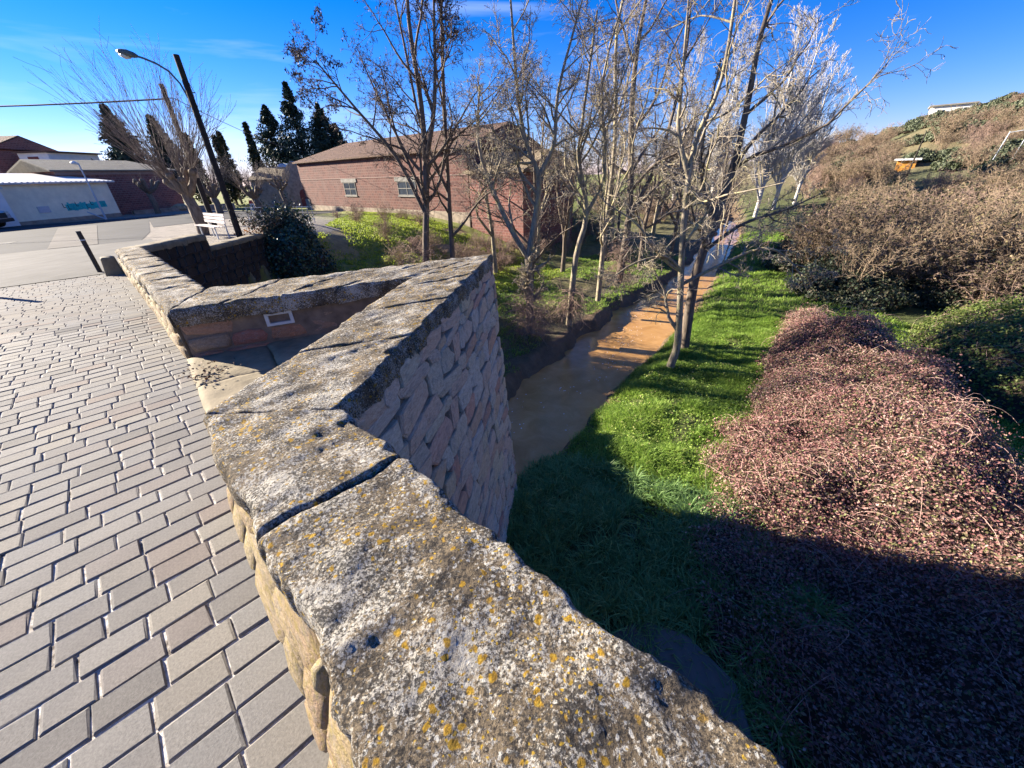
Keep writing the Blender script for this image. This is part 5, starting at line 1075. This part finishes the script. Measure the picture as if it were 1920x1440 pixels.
# sunlit bank
u, n = scatter(26000, -.5, 6.2, 5.2, 20, lambda u, n: rbank(u, n, .05) & ((n - 6.1) + .25 * u > .3) & (vn(u * 1.2, n * 1.2, 5) > -.55)); V, F, A = tufts(u, n, 9, .07 + .15 * np.clip(vn(u * 1.7, n * 1.7, 8) + .35, 0, 1) + .05 * rg.random(len(u)), .012, .10, rg, .95)
tag(part('grass', V, F, M['grass'], attr=A), 'bright sunlit grass along the right bank of the river', 'grass', kind='stuff')
u, n = scatter(15000, -2, 14, 18, 48, lambda u, n: rbank(u, n, .1) & (u > np.interp(n, [18, 48], [-2, 7]))); V, F, A = tufts(u, n, 8, .2, .022, .18, rg, .7)
tag(part('grass', V, F, M['grass'], attr=A), 'green grass strip further up the right bank', 'grass', kind='stuff')
u, n = scatter(9000, -6, -1, 9, 22, lambda u, n: rbank(u, n, .1)); V, F, A = tufts(u, n, 8, .15, .02, .14, rg, .7)
tag(part('grass', V, F, M['grass'], attr=A), 'narrow grass strip between the two bramble mounds', 'grass', kind='stuff')
# clover-like low leaves mixed into the bank
u, n = scatter(26000, -.2, 6, 5, 16, lambda u, n: rbank(u, n, .0)); z = ground(u, n) + rg.uniform(.01, .13, len(u)); P = np.stack([(-u + n) / S2, (u + n) / S2, z], 1); V, F, A = leaves(P, None, (.03, .065), rg, tilt=.6, aspect=1.1)
tag(part('ground_cover', V, F, M['grass'], attr=A), 'low leafy weeds mixed into the bank grass', 'weeds', kind='stuff')
# shaded tussocks at the foot of the bridge
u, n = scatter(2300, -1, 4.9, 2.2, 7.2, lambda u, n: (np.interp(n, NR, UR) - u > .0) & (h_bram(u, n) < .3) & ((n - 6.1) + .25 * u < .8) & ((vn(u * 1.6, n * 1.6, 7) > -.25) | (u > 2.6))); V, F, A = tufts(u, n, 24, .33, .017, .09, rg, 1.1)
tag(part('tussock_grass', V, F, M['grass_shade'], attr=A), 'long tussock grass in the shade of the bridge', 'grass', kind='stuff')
# left bank
u, n = scatter(12000, 7.5, 17, 6, 32, lambda u, n: (u - np.interp(n, NL, UL) > .55) & (vn(u * .5, n * .5, 4) > -.25)); V, F, A = tufts(u, n, 8, .12, .018, .14, rg, .9)
tag(part('grass', V, F, M['grass'], attr=A), 'patchy grass on the left bank under the trees', 'grass', kind='stuff')
u, n = scatter(60000, 14, 52, 6, 32, lambda u, n: (u - n < 12.6 + np.clip(u + n - 26, 0, 50) * .28) & (u - np.interp(n, NL, UL) > 5) & (n < 20.5 + .0 * u) & (vn(u * .35, n * .35, 4) < .65)); V, F, A = tufts(u, n, 5, .09, .045, .3, rg, .9)
tag(part('field_grass', V, F, M['field'], attr=A), 'yellow green grass of the field in front of the barn', 'grass', kind='stuff')
# dry stalks and dead leaves
u, n = scatter(900, -1, 2.8, 4, 16, lambda u, n: (h_bram(u, n) < .7) & (h_bram(u, n) > .0) & rbank(u, n, -9)); V, F, A = tufts(u, n, 7, .32, .008, .1, rg, .7)
tag(part('dry_stalks', V, F, M['drytwig']), 'straw coloured dry stalks at the foot of the bramble mound', 'dry grass', kind='stuff')
k = 120; uu = rg.normal(4.5, .17, k); nn2 = np.abs(rg.normal(.16, .13, k)) + .08 + (uu - 4.4) * -.1; P = np.stack([(-uu + nn2) / S2, (uu + nn2) / S2, .075 + rg.uniform(0, .02, k)], 1); V, F, A = leaves(P, None, (.02, .045), rg, tilt=.5)
tag(part('dead_leaves', V, F, M['deadleaf'], attr=A), 'dead leaves gathered in the corner of the refuge floor', 'leaves', kind='stuff')
# broad-leaved plant clumps on the bank
def weed(x, y, r_, n_, label, mat, seed, size):
    rg2 = np.random.default_rng(seed); z = G(x, y); t_ = thing('broadleaf_plant', label, 'plant', (x, y, z)); v = rg2.normal(0, 1, (n_, 3)); v /= np.linalg.norm(v, axis=1, keepdims=True); v[:, 2] = np.abs(v[:, 2])
    P = np.array([x, y, z]) + v * np.array([r_, r_, r_ * .7]) * rg2.uniform(.3, 1, (n_, 1)); V, F, A = leaves(P, v, size, rg2, tilt=.5, aspect=1.3); part('leaves', V, F, M[mat], t_, attr=A)
weed(4.6, 10.6, .5, 420, 'clump of glossy broad leaves beside the leaning tree', 'grass', 1, (.06, .12)); weed(2.15, 4.5, .32, 60, 'dark broad leaved plant among the shaded tussocks', 'ivy', 2, (.10, .2)); weed(4.3, 2.2, .3, 50, 'small broad leaved plant in deep shade by the brambles', 'ivy', 3, (.08, .15))
# concrete footing
rg = np.random.default_rng(2); pts = [W(u, n) for u, n in ((-.1, 2.2), (.9, 2.3), (1.25, 2.9), (1.0, 3.5), (.4, 3.75), (-.3, 3.6), (-.7, 3.0))]; zf = max(G(p[0], p[1]) for p in pts) + .16
m = MB(); m.prism([(p[0], p[1]) for p in pts][::-1] if False else [(p[0], p[1]) for p in pts], zf - .5, zf); sb_ = m.out('footing_slab', M['concrete_strip']); tag(sb_, 'pale concrete slab in the shade at the foot of the bridge', 'slab')
md = sb_.modifiers.new('b', 'BEVEL'); md.width = .08; md.segments = 3
# foam flecks
k = 420; nn2 = rg.uniform(6, 19, k); f = rg.beta(2, 2, k); uu = np.interp(nn2, NR, UR) + (np.interp(nn2, NL, UL) - np.interp(nn2, NR, UR)) * f; kp = vn(uu * 1.4, nn2 * 1.4, 3) > .12; uu, nn2 = uu[kp], nn2[kp]; k = len(uu)
P = np.stack([(-uu + nn2) / S2, (uu + nn2) / S2, np.full(k, WATER + .006)], 1); V, F, A = leaves(P, None, (.02, .07), rg, tilt=.02); tag(part('foam', V, F, M['foam']), 'white foam flecks drifting on the muddy water', 'foam', kind='stuff')

# ------------------------------------------------------------------ things on the hill
def at_h(px, py, Y): return None
def hbox(name, label, cat, x, y, w_, d_, z0, h_, mat, roof=None, pn='wall'):
    t_ = thing(name, label, cat, (x, y, z0)); MB().box((x, y), (.76, -.65), (.65, .76), (-w_ / 2, w_ / 2), (0, d_), z0 - 2, z0 + h_).out(pn, mat, t_)
    if roof: MB().box((x, y), (.76, -.65), (.65, .76), (-w_ / 2 - .4, w_ / 2 + .4), (-.4, d_ + .4), z0 + h_ + .002, z0 + h_ + .25).out('roof', roof, t_)
    return t_
hx, hy = 92., 94.
t_ = hbox('hill_house', 'pale flat roofed house on the crest of the hill', 'house', hx * 1.03, hy * 1.03, 6.5, 5, G(hx * 1.03, hy * 1.03), 2.2, M['white_wall'], M['lintel'])
for i in (.9, 1.7): MB().box((hx * 1.03, hy * 1.03), (.76, -.65), (-.65, -.76), (i, i + .5), (.0, .05), G(hx * 1.03, hy * 1.03) + .2, G(hx * 1.03, hy * 1.03) + 1.6).out('window', M['glass_dark'], t_)
hbox('hill_house', 'small house with a red roof further along the crest', 'house', 110, 99, 3.5, 3, G(110, 99), 1., M['tan'], M['red'])
def on_slope(px_dir, r_): x, y = px_dir; l = math.hypot(x, y); return x / l * r_, y / l * r_
x, y = on_slope((83.5, 90), 84); z = G(x, y); hbox('orange_hut', 'orange hut with a white roof on the hillside track', 'hut', x, y, 2.0, 1.6, z + .5, .7, M['orange'], M['white_paint'])
x2, y2 = on_slope((80.5, 90), 82); m = MB(); m.box((x2, y2), (.76, -.65), (.65, .76), (-5, 4), (0, .3), G(x2, y2) - .5, G(x2, y2) + .55); tag(m.out('low_wall', M['lintel']), 'pale low wall along the hillside track beside the orange hut', 'wall')
x, y = on_slope((84.6, 90), 80); tag(MB().tube([(x, y, G(x, y) - .5), (x + .2, y, G(x, y) + 5.2)], [.12, .07], 6).out('utility_pole', M['wood_pole']), 'lone wooden pole beside the orange hut on the hill', 'utility pole')
GF = thing('pipe_frame', 'pale bare pipe frame standing on the hillside', 'frame', (*on_slope((105, 90), 78), 0))
for i in range(4):
    x, y = on_slope((101 + i * 4, 90), 78); z = G(x, y); MB().tube([(x, y, z - .3), (x + .6, y, z + 4.2)], .05, 5).out('upright', M['grey_metal'], GF)
    if i: MB().tube([(px_ + .6, py_, pz_ + 4.1), (x + .6, y, z + 4.1)], .04, 5).out('rail', M['grey_metal'], GF)
    px_, py_, pz_ = x, y, z
